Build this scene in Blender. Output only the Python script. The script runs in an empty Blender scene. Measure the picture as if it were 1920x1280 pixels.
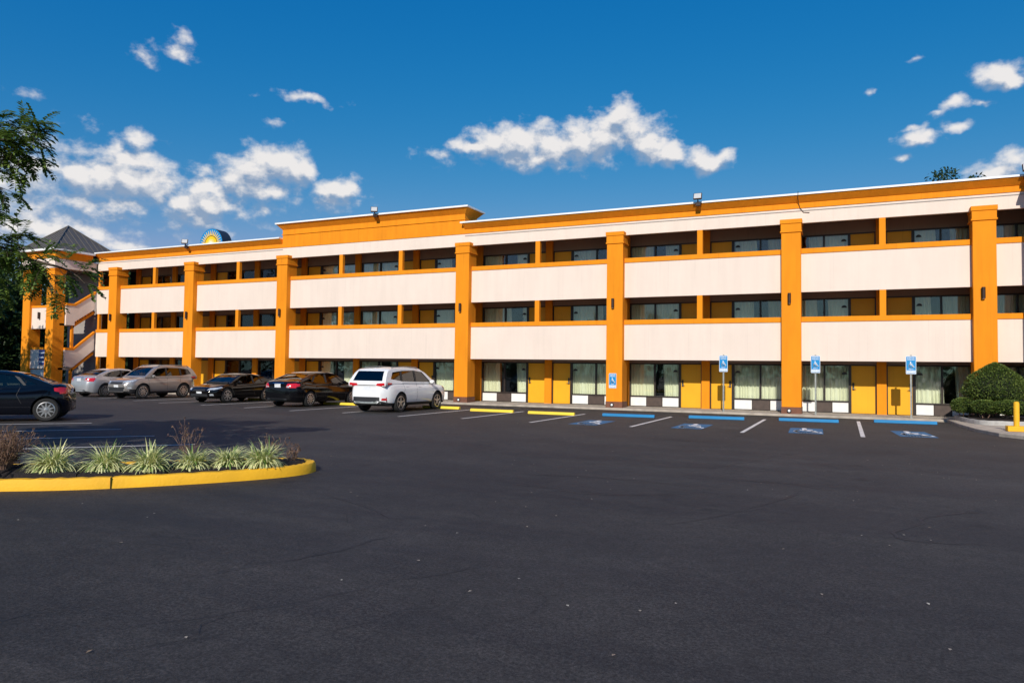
import bpy, bmesh, math, random
from mathutils import Vector, Matrix, noise
from mathutils.bvhtree import BVHTree
random.seed(7)
R = math.radians
SC = bpy.context.scene
COL = SC.collection

# ------------------------------------------------------------------ camera
cd = bpy.data.cameras.new('camera'); cam = bpy.data.objects.new('camera', cd); COL.objects.link(cam)
SC.camera = cam
cd.sensor_width = 36.0; cd.lens = 36.0 * 1350 / 1920; cd.clip_start = 0.1; cd.clip_end = 4000
CAM = Vector((0, -30.462, 1.639))
yaw, pit, rol = R(24.757), R(2.281), R(0.746)
f = Vector((-math.sin(yaw) * math.cos(pit), math.cos(yaw) * math.cos(pit), math.sin(pit)))
r0 = Vector((math.cos(yaw), math.sin(yaw), 0)); u0 = r0.cross(f)
rr = math.cos(rol) * r0 + math.sin(rol) * u0; uu = -math.sin(rol) * r0 + math.cos(rol) * u0
M = Matrix((rr, uu, -f)).transposed().to_4x4(); M.translation = CAM
cam.matrix_world = M

# ------------------------------------------------------------------ sun, sky
SUN_AZ = R(10.7); SUN_EL = R(31.0)
travel = Vector((-math.sin(SUN_AZ) * math.cos(SUN_EL), math.cos(SUN_AZ) * math.cos(SUN_EL), -math.sin(SUN_EL)))
sl = bpy.data.lights.new('sun', 'SUN'); so = bpy.data.objects.new('sun', sl); COL.objects.link(so)
sl.energy = 4.8; sl.angle = R(0.5); sl.color = (1.0, 0.93, 0.83)
so.rotation_euler = travel.to_track_quat('-Z', 'Y').to_euler(); so.location = (20, -60, 40)
SC.view_settings.view_transform = 'Standard'; SC.view_settings.look = 'None'
SC.view_settings.exposure = -0.12; SC.view_settings.gamma = 1.0
world = bpy.data.worlds.new('World'); SC.world = world; world.use_nodes = True

def mnode(nt, op, a, b=None, c=None, clamp=False):
    n = nt.nodes.new('ShaderNodeMath'); n.operation = op; n.use_clamp = clamp
    for i, v in enumerate((a, b, c)):
        if v is None: continue
        if isinstance(v, (int, float)): n.inputs[i].default_value = v
        else: nt.links.new(v, n.inputs[i])
    return n.outputs[0]

# clouds: (azimuth deg from +Y to +X, elevation deg, half width deg, half height deg, strength)
CLOUDS = [
 (-28.18,17.46,1.63,0.63,1),(-26.47,17.66,2.15,1.18,1),(-24.32,17.42,2.57,1.41,1),(-21.96,17.43,2.56,1.49,1),(-19.61,17.68,2.33,1.56,1),(-17.7,17.88,1.9,1.63,1),(-16.53,19.4,1.26,1.14,1),(-15.39,18.47,1.46,1.34,1),(-14.14,17.45,1.65,1.35,1),(-12.69,16.69,1.39,1.01,1),(-22.81,16.63,4.69,0.56,0.9),(-9.65,15.98,1.82,0.77,1),(-8.85,16.21,1.03,0.54,0.8),(-56.09,12.71,1.01,1.19,0.9),(-54.98,12.69,1.63,1.48,1),(-53.35,12.91,2.09,1.79,1),(-52.89,14.23,1.35,0.89,1),(-51.49,12.78,1.91,1.64,0.9),(-53.14,11.37,2.02,1.01,0.8),(-53.92,15.08,0.86,0.7,0.8),(-53.0,15.57,1.01,0.7,0.85),(-49.54,11.52,1.5,1.27,1),(-48.12,11.93,1.53,1.28,1),(-47.6,12.85,1.47,0.75,0.8),(-48.8,10.64,2.17,0.76,0.7),(-46.16,13.95,1.35,1.13,1),(-44.66,14.29,2.11,1.59,1),(-42.76,14.98,1.72,1.45,1),(-41.78,14.84,1.18,1.23,1),(-43.87,13.02,2.72,0.85,0.7),(-48.18,14.03,1.09,0.52,0.6),(-39.35,12.91,1.61,0.79,0.9),(-38.35,13.45,1.46,1.03,1),(-37.55,13.83,0.9,0.79,0.9),(-57.36,13.56,2.82,1.87,0.55),(-59.39,11.86,3.94,2.69,0.6),(-58.71,9.2,4.97,2.07,0.62),(-55.71,10.81,3.92,2.12,0.55),(-51.13,12.27,4.27,2.19,0.38),(-46.1,11.85,4.58,1.53,0.34),(-55.96,8.81,1.91,0.71,0.7),(-53.2,8.17,2.02,0.59,0.7),(-57.81,8.96,1.84,1.05,0.6),(-44.21,11.44,0.99,0.54,0.45),(-48.22,9.17,2.19,0.46,0.25),(-50.39,21.84,1.2,0.54,0.55),(-49.89,22.78,0.78,0.74,0.5),(-52.52,21.17,0.89,0.47,0.42),(-41.32,19.85,2.08,0.33,0.6),(-43.62,18.07,0.93,0.33,0.35),(-30.93,16.45,1.28,0.55,0.3),(-59.3,17.5,0.89,0.32,0.3),(9.4,19.39,1.28,0.64,0.85),(10.1,18.93,0.98,0.51,0.85),(7.08,18.11,1.11,0.47,0.8),(8.7,18.02,0.77,0.26,0.6),(4.83,16.13,1.47,0.49,0.85),(5.57,16.37,0.95,0.34,0.8),(7.31,16.62,1.04,0.34,0.7),(4.28,16.83,0.85,0.28,0.6),(3.77,14.96,0.72,0.25,0.5),(9.38,13.26,1.61,0.68,0.8),(10.26,13.81,1.14,0.67,0.85),(1.77,19.49,0.48,0.24,0.5),(4.55,21.22,0.52,0.2,0.35),(5.9,17.52,0.63,0.17,0.3),
]
def cloud_group():
    g = bpy.data.node_groups.new('cloud_density', 'ShaderNodeTree')
    g.interface.new_socket('P', in_out='INPUT', socket_type='NodeSocketVector')
    g.interface.new_socket('D', in_out='OUTPUT', socket_type='NodeSocketFloat')
    gi = g.nodes.new('NodeGroupInput'); go = g.nodes.new('NodeGroupOutput')
    P = gi.outputs[0]
    wn = g.nodes.new('ShaderNodeTexNoise'); wn.inputs['Scale'].default_value = 0.45; wn.inputs['Detail'].default_value = 3
    g.links.new(P, wn.inputs['Vector'])
    ws = g.nodes.new('ShaderNodeVectorMath'); ws.operation = 'SUBTRACT'; ws.inputs[1].default_value = (.5, .5, .5); g.links.new(wn.outputs['Color'], ws.inputs[0])
    wm = g.nodes.new('ShaderNodeVectorMath'); wm.operation = 'MULTIPLY_ADD'; wm.inputs[1].default_value = (2.2, 1.6, 0); g.links.new(ws.outputs[0], wm.inputs[0]); g.links.new(P, wm.inputs[2])
    Q = wm.outputs[0]
    acc = None
    for (a, e, ra, re, s) in CLOUDS:
        sub = g.nodes.new('ShaderNodeVectorMath'); sub.operation = 'SUBTRACT'; sub.inputs[1].default_value = (a, e, 0); g.links.new(Q, sub.inputs[0])
        mul = g.nodes.new('ShaderNodeVectorMath'); mul.operation = 'MULTIPLY'; mul.inputs[1].default_value = (.66 / ra, .66 / re, 0); g.links.new(sub.outputs[0], mul.inputs[0])
        ln = g.nodes.new('ShaderNodeVectorMath'); ln.operation = 'LENGTH'; g.links.new(mul.outputs[0], ln.inputs[0])
        v = mnode(g, 'MULTIPLY_ADD', ln.outputs['Value'], -s, s)
        acc = v if acc is None else mnode(g, 'SMOOTH_MAX', acc, v, 0.12)
    n1 = g.nodes.new('ShaderNodeTexNoise'); n1.inputs['Scale'].default_value = 0.55; n1.inputs['Detail'].default_value = 8; n1.inputs['Roughness'].default_value = .57
    mp = g.nodes.new('ShaderNodeVectorMath'); mp.operation = 'MULTIPLY'; mp.inputs[1].default_value = (1, 1.35, 1); g.links.new(P, mp.inputs[0]); g.links.new(mp.outputs[0], n1.inputs['Vector'])
    nn = mnode(g, 'MULTIPLY_ADD', n1.outputs['Fac'], 1.55, -.87)
    d = mnode(g, 'ADD', acc, nn)
    g.links.new(d, go.inputs[0])
    return g
def build_world():
    nt = world.node_tree; nt.nodes.clear()
    out = nt.nodes.new('ShaderNodeOutputWorld'); bg = nt.nodes.new('ShaderNodeBackground')
    sky = nt.nodes.new('ShaderNodeTexSky'); sky.sky_type = 'NISHITA'; sky.sun_disc = False
    sky.sun_elevation = SUN_EL; sky.sun_rotation = math.pi - SUN_AZ   # sun stands behind the camera, a little to the right
    sky.altitude = 200; sky.air_density = 1.0; sky.dust_density = 0.1; sky.ozone_density = 3.0
    hs = nt.nodes.new('ShaderNodeHueSaturation'); hs.inputs['Saturation'].default_value = 1.35; hs.inputs['Value'].default_value = SKY_VAL
    hs.inputs['Hue'].default_value = 0.49
    nt.links.new(sky.outputs[0], hs.inputs['Color'])
    # the photograph's polarised sky: per-channel response of the sky colour
    sc_ = nt.nodes.new('ShaderNodeSeparateColor'); nt.links.new(hs.outputs[0], sc_.inputs[0]); cc = nt.nodes.new('ShaderNodeCombineColor'); K = SKY_STR * .92; chans = []
    for i, (c0, t0, g_) in enumerate(((.093, .072, 1.7), (.36, .285, .76), (.68, .57, .42))):
        v = mnode(nt, 'MULTIPLY', mnode(nt, 'POWER', mnode(nt, 'MULTIPLY', sc_.outputs[i], K / c0), g_), t0 / K); chans.append(v)
    nt.links.new(mnode(nt, 'MINIMUM', chans[0], mnode(nt, 'MULTIPLY', chans[1], .62)), cc.inputs[0]); nt.links.new(chans[1], cc.inputs[1]); nt.links.new(chans[2], cc.inputs[2])
    tc = nt.nodes.new('ShaderNodeTexCoord'); sx = nt.nodes.new('ShaderNodeSeparateXYZ'); nt.links.new(tc.outputs['Generated'], sx.inputs[0])
    az = mnode(nt, 'MULTIPLY', mnode(nt, 'ARCTAN2', sx.outputs[0], sx.outputs[1]), 57.29578)
    el = mnode(nt, 'MULTIPLY', mnode(nt, 'ARCSINE', sx.outputs[2]), 57.29578)
    cx = nt.nodes.new('ShaderNodeCombineXYZ'); nt.links.new(az, cx.inputs[0]); nt.links.new(el, cx.inputs[1])
    grp = cloud_group()
    g1 = nt.nodes.new('ShaderNodeGroup'); g1.node_tree = grp; nt.links.new(cx.outputs[0], g1.inputs[0])
    off = nt.nodes.new('ShaderNodeVectorMath'); off.operation = 'ADD'; off.inputs[1].default_value = (0.2, 0.85, 0); nt.links.new(cx.outputs[0], off.inputs[0])
    g2 = nt.nodes.new('ShaderNodeGroup'); g2.node_tree = grp; nt.links.new(off.outputs[0], g2.inputs[0])
    al = nt.nodes.new('ShaderNodeMapRange'); al.interpolation_type = 'SMOOTHSTEP'; al.inputs['From Min'].default_value = -0.04; al.inputs['From Max'].default_value = 0.62
    nt.links.new(g1.outputs[0], al.inputs['Value'])
    df = mnode(nt, 'SUBTRACT', g1.outputs[0], g2.outputs[0])
    lit = mnode(nt, 'MULTIPLY_ADD', df, 1.9, 0.47, clamp=True)
    cm = nt.nodes.new('ShaderNodeMix'); cm.data_type = 'RGBA'; nt.links.new(lit, cm.inputs[0])
    k = 1.0 / SKY_STR
    cm.inputs[6].default_value = (.30 * k, .40 * k, .56 * k, 1); cm.inputs[7].default_value = (.98 * k, .94 * k, .91 * k, 1)
    mx = nt.nodes.new('ShaderNodeMix'); mx.data_type = 'RGBA'
    am = mnode(nt, 'MULTIPLY', al.outputs[0], 0.93)
    up = mnode(nt, 'GREATER_THAN', sx.outputs[2], 0.0)
    nt.links.new(mnode(nt, 'MULTIPLY', am, up), mx.inputs[0]); nt.links.new(cc.outputs[0], mx.inputs[6]); nt.links.new(cm.outputs[2], mx.inputs[7])
    nt.links.new(mx.outputs[2], bg.inputs[0]); bg.inputs[1].default_value = SKY_STR
    nt.links.new(bg.outputs[0], out.inputs[0])
    world.cycles.sampling_method = 'MANUAL'; world.cycles.sample_map_resolution = 512
SKY_STR = 0.11; SKY_VAL = 1.0
build_world()

# ------------------------------------------------------------------ materials
MATS = {}
def new_mat(name):
    m = bpy.data.materials.new(name); m.use_nodes = True
    nt = m.node_tree; b = nt.nodes['Principled BSDF']
    return m, nt, b
def mat(name, col, rough=.6, metal=0, spec=.5, coat=0, noise_amt=0, nscale=8, bump=0, bscale=60, bdist=.01, trans=0, emis=None):
    if name in MATS: return MATS[name]
    m, nt, b = new_mat(name)
    b.inputs['Base Color'].default_value = (*col, 1); b.inputs['Roughness'].default_value = rough
    b.inputs['Metallic'].default_value = metal; b.inputs['Specular IOR Level'].default_value = spec
    b.inputs['Coat Weight'].default_value = coat; b.inputs['Coat Roughness'].default_value = .04
    tc = nt.nodes.new('ShaderNodeTexCoord')
    if noise_amt:
        n = nt.nodes.new('ShaderNodeTexNoise'); n.inputs['Scale'].default_value = nscale; n.inputs['Detail'].default_value = 5
        nt.links.new(tc.outputs['Object'], n.inputs['Vector'])
        mr = nt.nodes.new('ShaderNodeMapRange'); mr.inputs['From Min'].default_value = .3; mr.inputs['From Max'].default_value = .7
        mr.inputs['To Min'].default_value = 1 - noise_amt; mr.inputs['To Max'].default_value = 1 + noise_amt * .5
        nt.links.new(n.outputs['Fac'], mr.inputs['Value'])
        hs = nt.nodes.new('ShaderNodeHueSaturation'); hs.inputs['Color'].default_value = (*col, 1)
        nt.links.new(mr.outputs[0], hs.inputs['Value']); nt.links.new(hs.outputs[0], b.inputs['Base Color'])
    if bump:
        n2 = nt.nodes.new('ShaderNodeTexNoise'); n2.inputs['Scale'].default_value = bscale; n2.inputs['Detail'].default_value = 4
        nt.links.new(tc.outputs['Object'], n2.inputs['Vector'])
        bp = nt.nodes.new('ShaderNodeBump'); bp.inputs['Strength'].default_value = bump; bp.inputs['Distance'].default_value = bdist
        nt.links.new(n2.outputs['Fac'], bp.inputs['Height']); nt.links.new(bp.outputs[0], b.inputs['Normal'])
    if emis: b.inputs['Emission Color'].default_value = (*emis[0], 1); b.inputs['Emission Strength'].default_value = emis[1]
    MATS[name] = m
    return m
def streaky(name, col, amt, sx, sz, rough=.85, bump=.25):
    """painted stucco: soft blotches, faint vertical rain streaks, trowel grain"""
    m, nt, b = new_mat(name); MATS[name] = m
    tc = nt.nodes.new('ShaderNodeTexCoord')
    mp = nt.nodes.new('ShaderNodeMapping'); mp.inputs['Scale'].default_value = (sx, sx, sz); nt.links.new(tc.outputs['Object'], mp.inputs[0])
    n = nt.nodes.new('ShaderNodeTexNoise'); n.inputs['Scale'].default_value = 1; n.inputs['Detail'].default_value = 6; nt.links.new(mp.outputs[0], n.inputs['Vector'])
    n3 = nt.nodes.new('ShaderNodeTexNoise'); n3.inputs['Scale'].default_value = .55; n3.inputs['Detail'].default_value = 4; nt.links.new(tc.outputs['Object'], n3.inputs['Vector'])
    s = mnode(nt, 'ADD', mnode(nt, 'MULTIPLY', n.outputs['Fac'], .6), mnode(nt, 'MULTIPLY', n3.outputs['Fac'], .4))
    mr = nt.nodes.new('ShaderNodeMapRange'); mr.inputs['From Min'].default_value = .35; mr.inputs['From Max'].default_value = .62
    mr.inputs['To Min'].default_value = 1 - amt; mr.inputs['To Max'].default_value = 1
    nt.links.new(s, mr.inputs['Value'])
    m5 = nt.nodes.new('ShaderNodeMapping'); m5.inputs['Scale'].default_value = (16, 16, .22); nt.links.new(tc.outputs['Object'], m5.inputs[0])
    n5 = nt.nodes.new('ShaderNodeTexNoise'); n5.inputs['Scale'].default_value = 1; n5.inputs['Detail'].default_value = 3; nt.links.new(m5.outputs[0], n5.inputs['Vector'])
    r5 = nt.nodes.new('ShaderNodeMapRange'); r5.inputs['From Min'].default_value = .60; r5.inputs['From Max'].default_value = .74; r5.inputs['To Min'].default_value = 1; r5.inputs['To Max'].default_value = 1 - amt; nt.links.new(n5.outputs['Fac'], r5.inputs[0])
    hs = nt.nodes.new('ShaderNodeHueSaturation'); hs.inputs['Color'].default_value = (*col, 1); nt.links.new(mnode(nt, 'MULTIPLY', mr.outputs[0], r5.outputs[0]), hs.inputs['Value'])
    nt.links.new(hs.outputs[0], b.inputs['Base Color']); b.inputs['Roughness'].default_value = rough; b.inputs['Specular IOR Level'].default_value = .25
    n2 = nt.nodes.new('ShaderNodeTexNoise'); n2.inputs['Scale'].default_value = 90; n2.inputs['Detail'].default_value = 5; nt.links.new(tc.outputs['Object'], n2.inputs['Vector'])
    n4 = nt.nodes.new('ShaderNodeTexNoise'); n4.inputs['Scale'].default_value = 2.2; n4.inputs['Detail'].default_value = 2; nt.links.new(tc.outputs['Object'], n4.inputs['Vector'])
    hh = mnode(nt, 'ADD', mnode(nt, 'MULTIPLY', n2.outputs['Fac'], .25), mnode(nt, 'MULTIPLY', n4.outputs['Fac'], 1.6))
    bp = nt.nodes.new('ShaderNodeBump'); bp.inputs['Strength'].default_value = bump; bp.inputs['Distance'].default_value = .02
    nt.links.new(hh, bp.inputs['Height']); nt.links.new(bp.outputs[0], b.inputs['Normal'])
    return m
WHITE = streaky('cream_stucco', (.80, .672, .58), .07, 3.0, .45)
ORANGE = streaky('orange_stucco', (.86, .285, .010), .14, 4.5, .8)
YDOOR = streaky('yellow_door_paint', (.85, .42, .02), .10, 1.2, 1.2, rough=.45, bump=.05)
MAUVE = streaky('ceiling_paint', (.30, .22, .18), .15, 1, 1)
BROWN = mat('brown_base_paint', (.17, .065, .035), .7, noise_amt=.2, nscale=6, bump=.3)
COPING = mat('white_metal_coping', (.86, .86, .84), .4, noise_amt=.06, nscale=3)
FRAME = mat('dark_bronze_frame', (.028, .02, .017), .4, noise_amt=.2, nscale=12)
DPANEL = mat('brown_panel', (.075, .052, .043), .55, noise_amt=.25, nscale=5)
WPANEL = mat('white_panel', (.80, .80, .78), .5, noise_amt=.06, nscale=5)
DARKIN = mat('dark_interior', (.012, .012, .013), .9, noise_amt=.2, nscale=3)
CONC = mat('concrete', (.44, .38, .31), .85, noise_amt=.28, nscale=3.2, bump=.3, bscale=70)
ROOFM = mat('grey_metal_roof', (.125, .112, .10), .5, metal=.2, noise_amt=.12, nscale=4)
ROOFTAR = mat('grey_membrane', (.2, .2, .2), .9, noise_amt=.2, nscale=1)
BRONZE = mat('bronze_metal', (.05, .028, .02), .45, metal=.4, noise_amt=.2, nscale=20)
STEEL = mat('galvanised_steel', (.35, .37, .35), .5, metal=.6, noise_amt=.25, nscale=10)
CHROME = mat('chrome', (.7, .7, .7), .18, metal=1, noise_amt=.05)
BLACKP = mat('black_plastic', (.012, .012, .013), .5, noise_amt=.2, nscale=20)
SIGNBLUE = mat('sign_blue', (.003, .25, .58), .4, noise_amt=.05, nscale=20)
NAVY = mat('navy_sign', (.01, .035, .20), .4, noise_amt=.05, nscale=20)
SIGNWHITE = mat('sign_white', (.85, .87, .88), .4, noise_amt=.03, nscale=20)
MULCH = mat('dark_mulch', (.022, .014, .011), .95, noise_amt=.6, nscale=45, bump=1, bscale=55, bdist=.03)
def paint_mat(name, col, chip=.5, chipcol=(.05, .045, .04), thr=.62):
    m, nt, b = new_mat(name); MATS[name] = m
    tc = nt.nodes.new('ShaderNodeTexCoord')
    n = nt.nodes.new('ShaderNodeTexNoise'); n.inputs['Scale'].default_value = 9; n.inputs['Detail'].default_value = 9; n.inputs['Roughness'].default_value = .7; nt.links.new(tc.outputs['Object'], n.inputs['Vector'])
    mr = nt.nodes.new('ShaderNodeMapRange'); mr.inputs['From Min'].default_value = thr; mr.inputs['From Max'].default_value = thr + .06; mr.inputs['To Max'].default_value = chip
    nt.links.new(n.outputs['Fac'], mr.inputs['Value'])
    n2 = nt.nodes.new('ShaderNodeTexNoise'); n2.inputs['Scale'].default_value = 1.7; n2.inputs['Detail'].default_value = 5; nt.links.new(tc.outputs['Object'], n2.inputs['Vector'])
    hs = nt.nodes.new('ShaderNodeHueSaturation'); hs.inputs['Color'].default_value = (*col, 1)
    nt.links.new(mnode(nt, 'MULTIPLY_ADD', n2.outputs['Fac'], .5, .75), hs.inputs['Value'])
    mx = nt.nodes.new('ShaderNodeMix'); mx.data_type = 'RGBA'; nt.links.new(mr.outputs[0], mx.inputs[0]); nt.links.new(hs.outputs[0], mx.inputs[6]); mx.inputs[7].default_value = (*chipcol, 1)
    nt.links.new(mx.outputs[2], b.inputs['Base Color']); b.inputs['Roughness'].default_value = .7
    bp = nt.nodes.new('ShaderNodeBump'); bp.inputs['Strength'].default_value = .5; bp.inputs['Distance'].default_value = .012
    n3 = nt.nodes.new('ShaderNodeTexNoise'); n3.inputs['Scale'].default_value = 28; n3.inputs['Detail'].default_value = 6; nt.links.new(tc.outputs['Object'], n3.inputs['Vector'])
    nt.links.new(n3.outputs['Fac'], bp.inputs['Height']); nt.links.new(bp.outputs[0], b.inputs['Normal'])
    return m
KYEL = paint_mat('yellow_kerb_paint', (.82, .43, .010), .5, (.2, .16, .1), .66)
SYEL = paint_mat('yellow_stop_paint', (.86, .62, .05), .5, (.2, .16, .1), .66)
SBLU = paint_mat('blue_stop_paint', (.006, .19, .42), .7, (.35, .35, .33), .63)
LINEP = paint_mat('white_line_paint', (.66, .62, .58), .6, (.06, .055, .05), .57)
SYMB = paint_mat('blue_ground_paint', (.016, .125, .26), .5, (.05, .05, .05), .60)
SYMW = paint_mat('white_ground_paint', (.80, .80, .80), .4, (.05, .1, .2), .66)
def asphalt():
    m, nt, b = new_mat('sealed_asphalt'); MATS['asphalt'] = m
    tc = nt.nodes.new('ShaderNodeTexCoord'); P = tc.outputs['Object']
    def nz(sc, det, rough=.5, vec=None, dist=0):
        n = nt.nodes.new('ShaderNodeTexNoise'); n.inputs['Scale'].default_value = sc; n.inputs['Detail'].default_value = det; n.inputs['Roughness'].default_value = rough
        n.inputs['Distortion'].default_value = dist
        nt.links.new(vec or P, n.inputs['Vector']); return n.outputs['Fac']
    big = nz(.11, 5); mid = nz(.9, 6, .6); fine = nz(48, 5, .85); grit = nz(150, 2, .8)
    mpp = nt.nodes.new('ShaderNodeMapping'); mpp.inputs['Scale'].default_value = (.12, 1.1, 1); mpp.inputs['Rotation'].default_value = (0, 0, R(-20)); nt.links.new(P, mpp.inputs[0])
    brush = nz(1, 6, .65, mpp.outputs[0], .6)
    v = mnode(nt, 'ADD', mnode(nt, 'MULTIPLY', big, .55), mnode(nt, 'ADD', mnode(nt, 'MULTIPLY', mid, .35), mnode(nt, 'MULTIPLY', brush, .70)))
    v = mnode(nt, 'ADD', v, mnode(nt, 'MULTIPLY', fine, .80))
    cr = nt.nodes.new('ShaderNodeValToRGB'); cr.color_ramp.elements[0].position = .55; cr.color_ramp.elements[0].color = (.010, .0102, .0122, 1)
    cr.color_ramp.elements[1].position = 1.35 - .0; cr.color_ramp.elements[1].color = (.070, .062, .057, 1)
    cr.color_ramp.elements[1].position = 1.0
    nt.links.new(mnode(nt, 'MULTIPLY', v, .63), cr.inputs[0])
    # hairline cracks that were sealed over, and long tyre scuffs
    wv = nz(.22, 4, .55, None, .8); c1 = mnode(nt, 'ABSOLUTE', mnode(nt, 'SUBTRACT', wv, .5))
    w2 = nz(.35, 3, .5, None, .3); c2 = mnode(nt, 'ABSOLUTE', mnode(nt, 'SUBTRACT', w2, .43))
    k1 = nt.nodes.new('ShaderNodeMapRange'); k1.inputs['From Min'].default_value = .0012; k1.inputs['From Max'].default_value = .0022; k1.inputs['To Min'].default_value = .35; k1.inputs['To Max'].default_value = 0; nt.links.new(c1, k1.inputs[0])
    k2 = nt.nodes.new('ShaderNodeMapRange'); k2.inputs['From Min'].default_value = .0008; k2.inputs['From Max'].default_value = .003; k2.inputs['To Min'].default_value = .25; k2.inputs['To Max'].default_value = 0; nt.links.new(c2, k2.inputs[0])
    gate = nt.nodes.new('ShaderNodeMapRange'); gate.inputs['From Min'].default_value = .44; gate.inputs['From Max'].default_value = .54; nt.links.new(nz(.16, 2), gate.inputs[0])
    ck = mnode(nt, 'MULTIPLY', mnode(nt, 'MAXIMUM', k1.outputs[0], k2.outputs[0]), gate.outputs[0])
    mx = nt.nodes.new('ShaderNodeMix'); mx.data_type = 'RGBA'; nt.links.new(ck, mx.inputs[0]); nt.links.new(cr.outputs[0], mx.inputs[6]); mx.inputs[7].default_value = (.008, .008, .009, 1)
    sp = nt.nodes.new('ShaderNodeMapRange'); sp.inputs['From Min'].default_value = .66; sp.inputs['From Max'].default_value = .72; sp.inputs['To Max'].default_value = .6; nt.links.new(grit, sp.inputs[0])
    mx2 = nt.nodes.new('ShaderNodeMix'); mx2.data_type = 'RGBA'; nt.links.new(sp.outputs[0], mx2.inputs[0]); nt.links.new(mx.outputs[2], mx2.inputs[6]); mx2.inputs[7].default_value = (.16, .15, .14, 1)
    mott = nz(7, 3, .6); spk = nz(95, 1, .5)
    g1 = nt.nodes.new('ShaderNodeMapRange'); g1.inputs['From Min'].default_value = .36; g1.inputs['From Max'].default_value = .64; g1.inputs['To Min'].default_value = .62; g1.inputs['To Max'].default_value = 1.38; nt.links.new(nz(34, 2, .7), g1.inputs[0])
    g2 = nt.nodes.new('ShaderNodeMapRange'); g2.inputs['From Min'].default_value = .3; g2.inputs['From Max'].default_value = .7; g2.inputs['To Min'].default_value = .80; g2.inputs['To Max'].default_value = 1.2; nt.links.new(mott, g2.inputs[0])
    g3 = nt.nodes.new('ShaderNodeMapRange'); g3.inputs['From Min'].default_value = .3; g3.inputs['From Max'].default_value = .7; g3.inputs['To Min'].default_value = .6; g3.inputs['To Max'].default_value = 1.4; nt.links.new(spk, g3.inputs[0])
    vo = nt.nodes.new('ShaderNodeTexVoronoi'); vo.inputs['Scale'].default_value = .8; nt.links.new(P, vo.inputs['Vector'])
    vd = mnode(nt, 'ADD', vo.outputs['Distance'], mnode(nt, 'MULTIPLY', mnode(nt, 'SUBTRACT', nz(6, 3), .5), .16))
    vs = nt.nodes.new('ShaderNodeMapRange'); vs.inputs['From Min'].default_value = .03; vs.inputs['From Max'].default_value = .15; vs.inputs['To Min'].default_value = .55; vs.inputs['To Max'].default_value = 1; nt.links.new(vd, vs.inputs[0])
    sv = nt.nodes.new('ShaderNodeSeparateColor'); nt.links.new(vo.outputs['Color'], sv.inputs[0])
    stain = mnode(nt, 'MAXIMUM', vs.outputs[0], mnode(nt, 'GREATER_THAN', sv.outputs[0], .30))
    dust = nt.nodes.new('ShaderNodeMapRange'); dust.inputs['From Min'].default_value = .52; dust.inputs['From Max'].default_value = .72; dust.inputs['To Min'].default_value = 1; dust.inputs['To Max'].default_value = 1.28; nt.links.new(nz(.34, 6, .62, None, .5), dust.inputs[0])
    stain = mnode(nt, 'MULTIPLY', stain, dust.outputs[0])
    hv = nt.nodes.new('ShaderNodeHueSaturation'); nt.links.new(mx2.outputs[2], hv.inputs['Color']); nt.links.new(mnode(nt, 'MULTIPLY', mnode(nt, 'MULTIPLY', g1.outputs[0], stain), mnode(nt, 'MULTIPLY', g2.outputs[0], g3.outputs[0])), hv.inputs['Value'])
    nt.links.new(hv.outputs[0], b.inputs['Base Color'])
    nt.links.new(mnode(nt, 'MULTIPLY_ADD', brush, .35, .55), b.inputs['Roughness']); b.inputs['Specular IOR Level'].default_value = .32
    hh = mnode(nt, 'ADD', mnode(nt, 'MULTIPLY', fine, .7), mnode(nt, 'MULTIPLY', grit, .5))
    hh = mnode(nt, 'SUBTRACT', mnode(nt, 'ADD', hh, mnode(nt, 'MULTIPLY', mid, 1.2)), mnode(nt, 'MULTIPLY', ck, 1.0))
    bp = nt.nodes.new('ShaderNodeBump'); bp.inputs['Strength'].default_value = .55; bp.inputs['Distance'].default_value = .012
    nt.links.new(hh, bp.inputs['Height']); nt.links.new(bp.outputs[0], b.inputs['Normal'])
    return m
ASPH = asphalt()
def glass_mat(name, tint, refl=.06, transp=.55):
    m = bpy.data.materials.new(name); m.use_nodes = True; nt = m.node_tree; nt.nodes.clear(); MATS[name] = m
    out = nt.nodes.new('ShaderNodeOutputMaterial'); tr = nt.nodes.new('ShaderNodeBsdfTransparent'); gl = nt.nodes.new('ShaderNodeBsdfGlossy')
    tr.inputs[0].default_value = (*tint, 1); gl.inputs['Roughness'].default_value = .02; gl.inputs[0].default_value = (1, 1, 1, 1)
    fr = nt.nodes.new('ShaderNodeFresnel'); fr.inputs[0].default_value = 1.52
    tc = nt.nodes.new('ShaderNodeTexCoord'); n = nt.nodes.new('ShaderNodeTexNoise'); n.inputs['Scale'].default_value = 1.3; nt.links.new(tc.outputs['Object'], n.inputs['Vector'])
    bp = nt.nodes.new('ShaderNodeBump'); bp.inputs['Strength'].default_value = .06; bp.inputs['Distance'].default_value = .03; nt.links.new(n.outputs['Fac'], bp.inputs['Height'])
    nt.links.new(bp.outputs[0], gl.inputs['Normal'])
    mx = nt.nodes.new('ShaderNodeMixShader'); nt.links.new(mnode(nt, 'ADD', fr.outputs[0], refl, clamp=True), mx.inputs[0])
    nt.links.new(tr.outputs[0], mx.inputs[1]); nt.links.new(gl.outputs[0], mx.inputs[2]); nt.links.new(mx.outputs[0], out.inputs[0])
    return m
WGLASS = glass_mat('window_glass', (.93, .96, .93), .02)
CGLASS = glass_mat('car_glass', (.26, .31, .29), .02)
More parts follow.
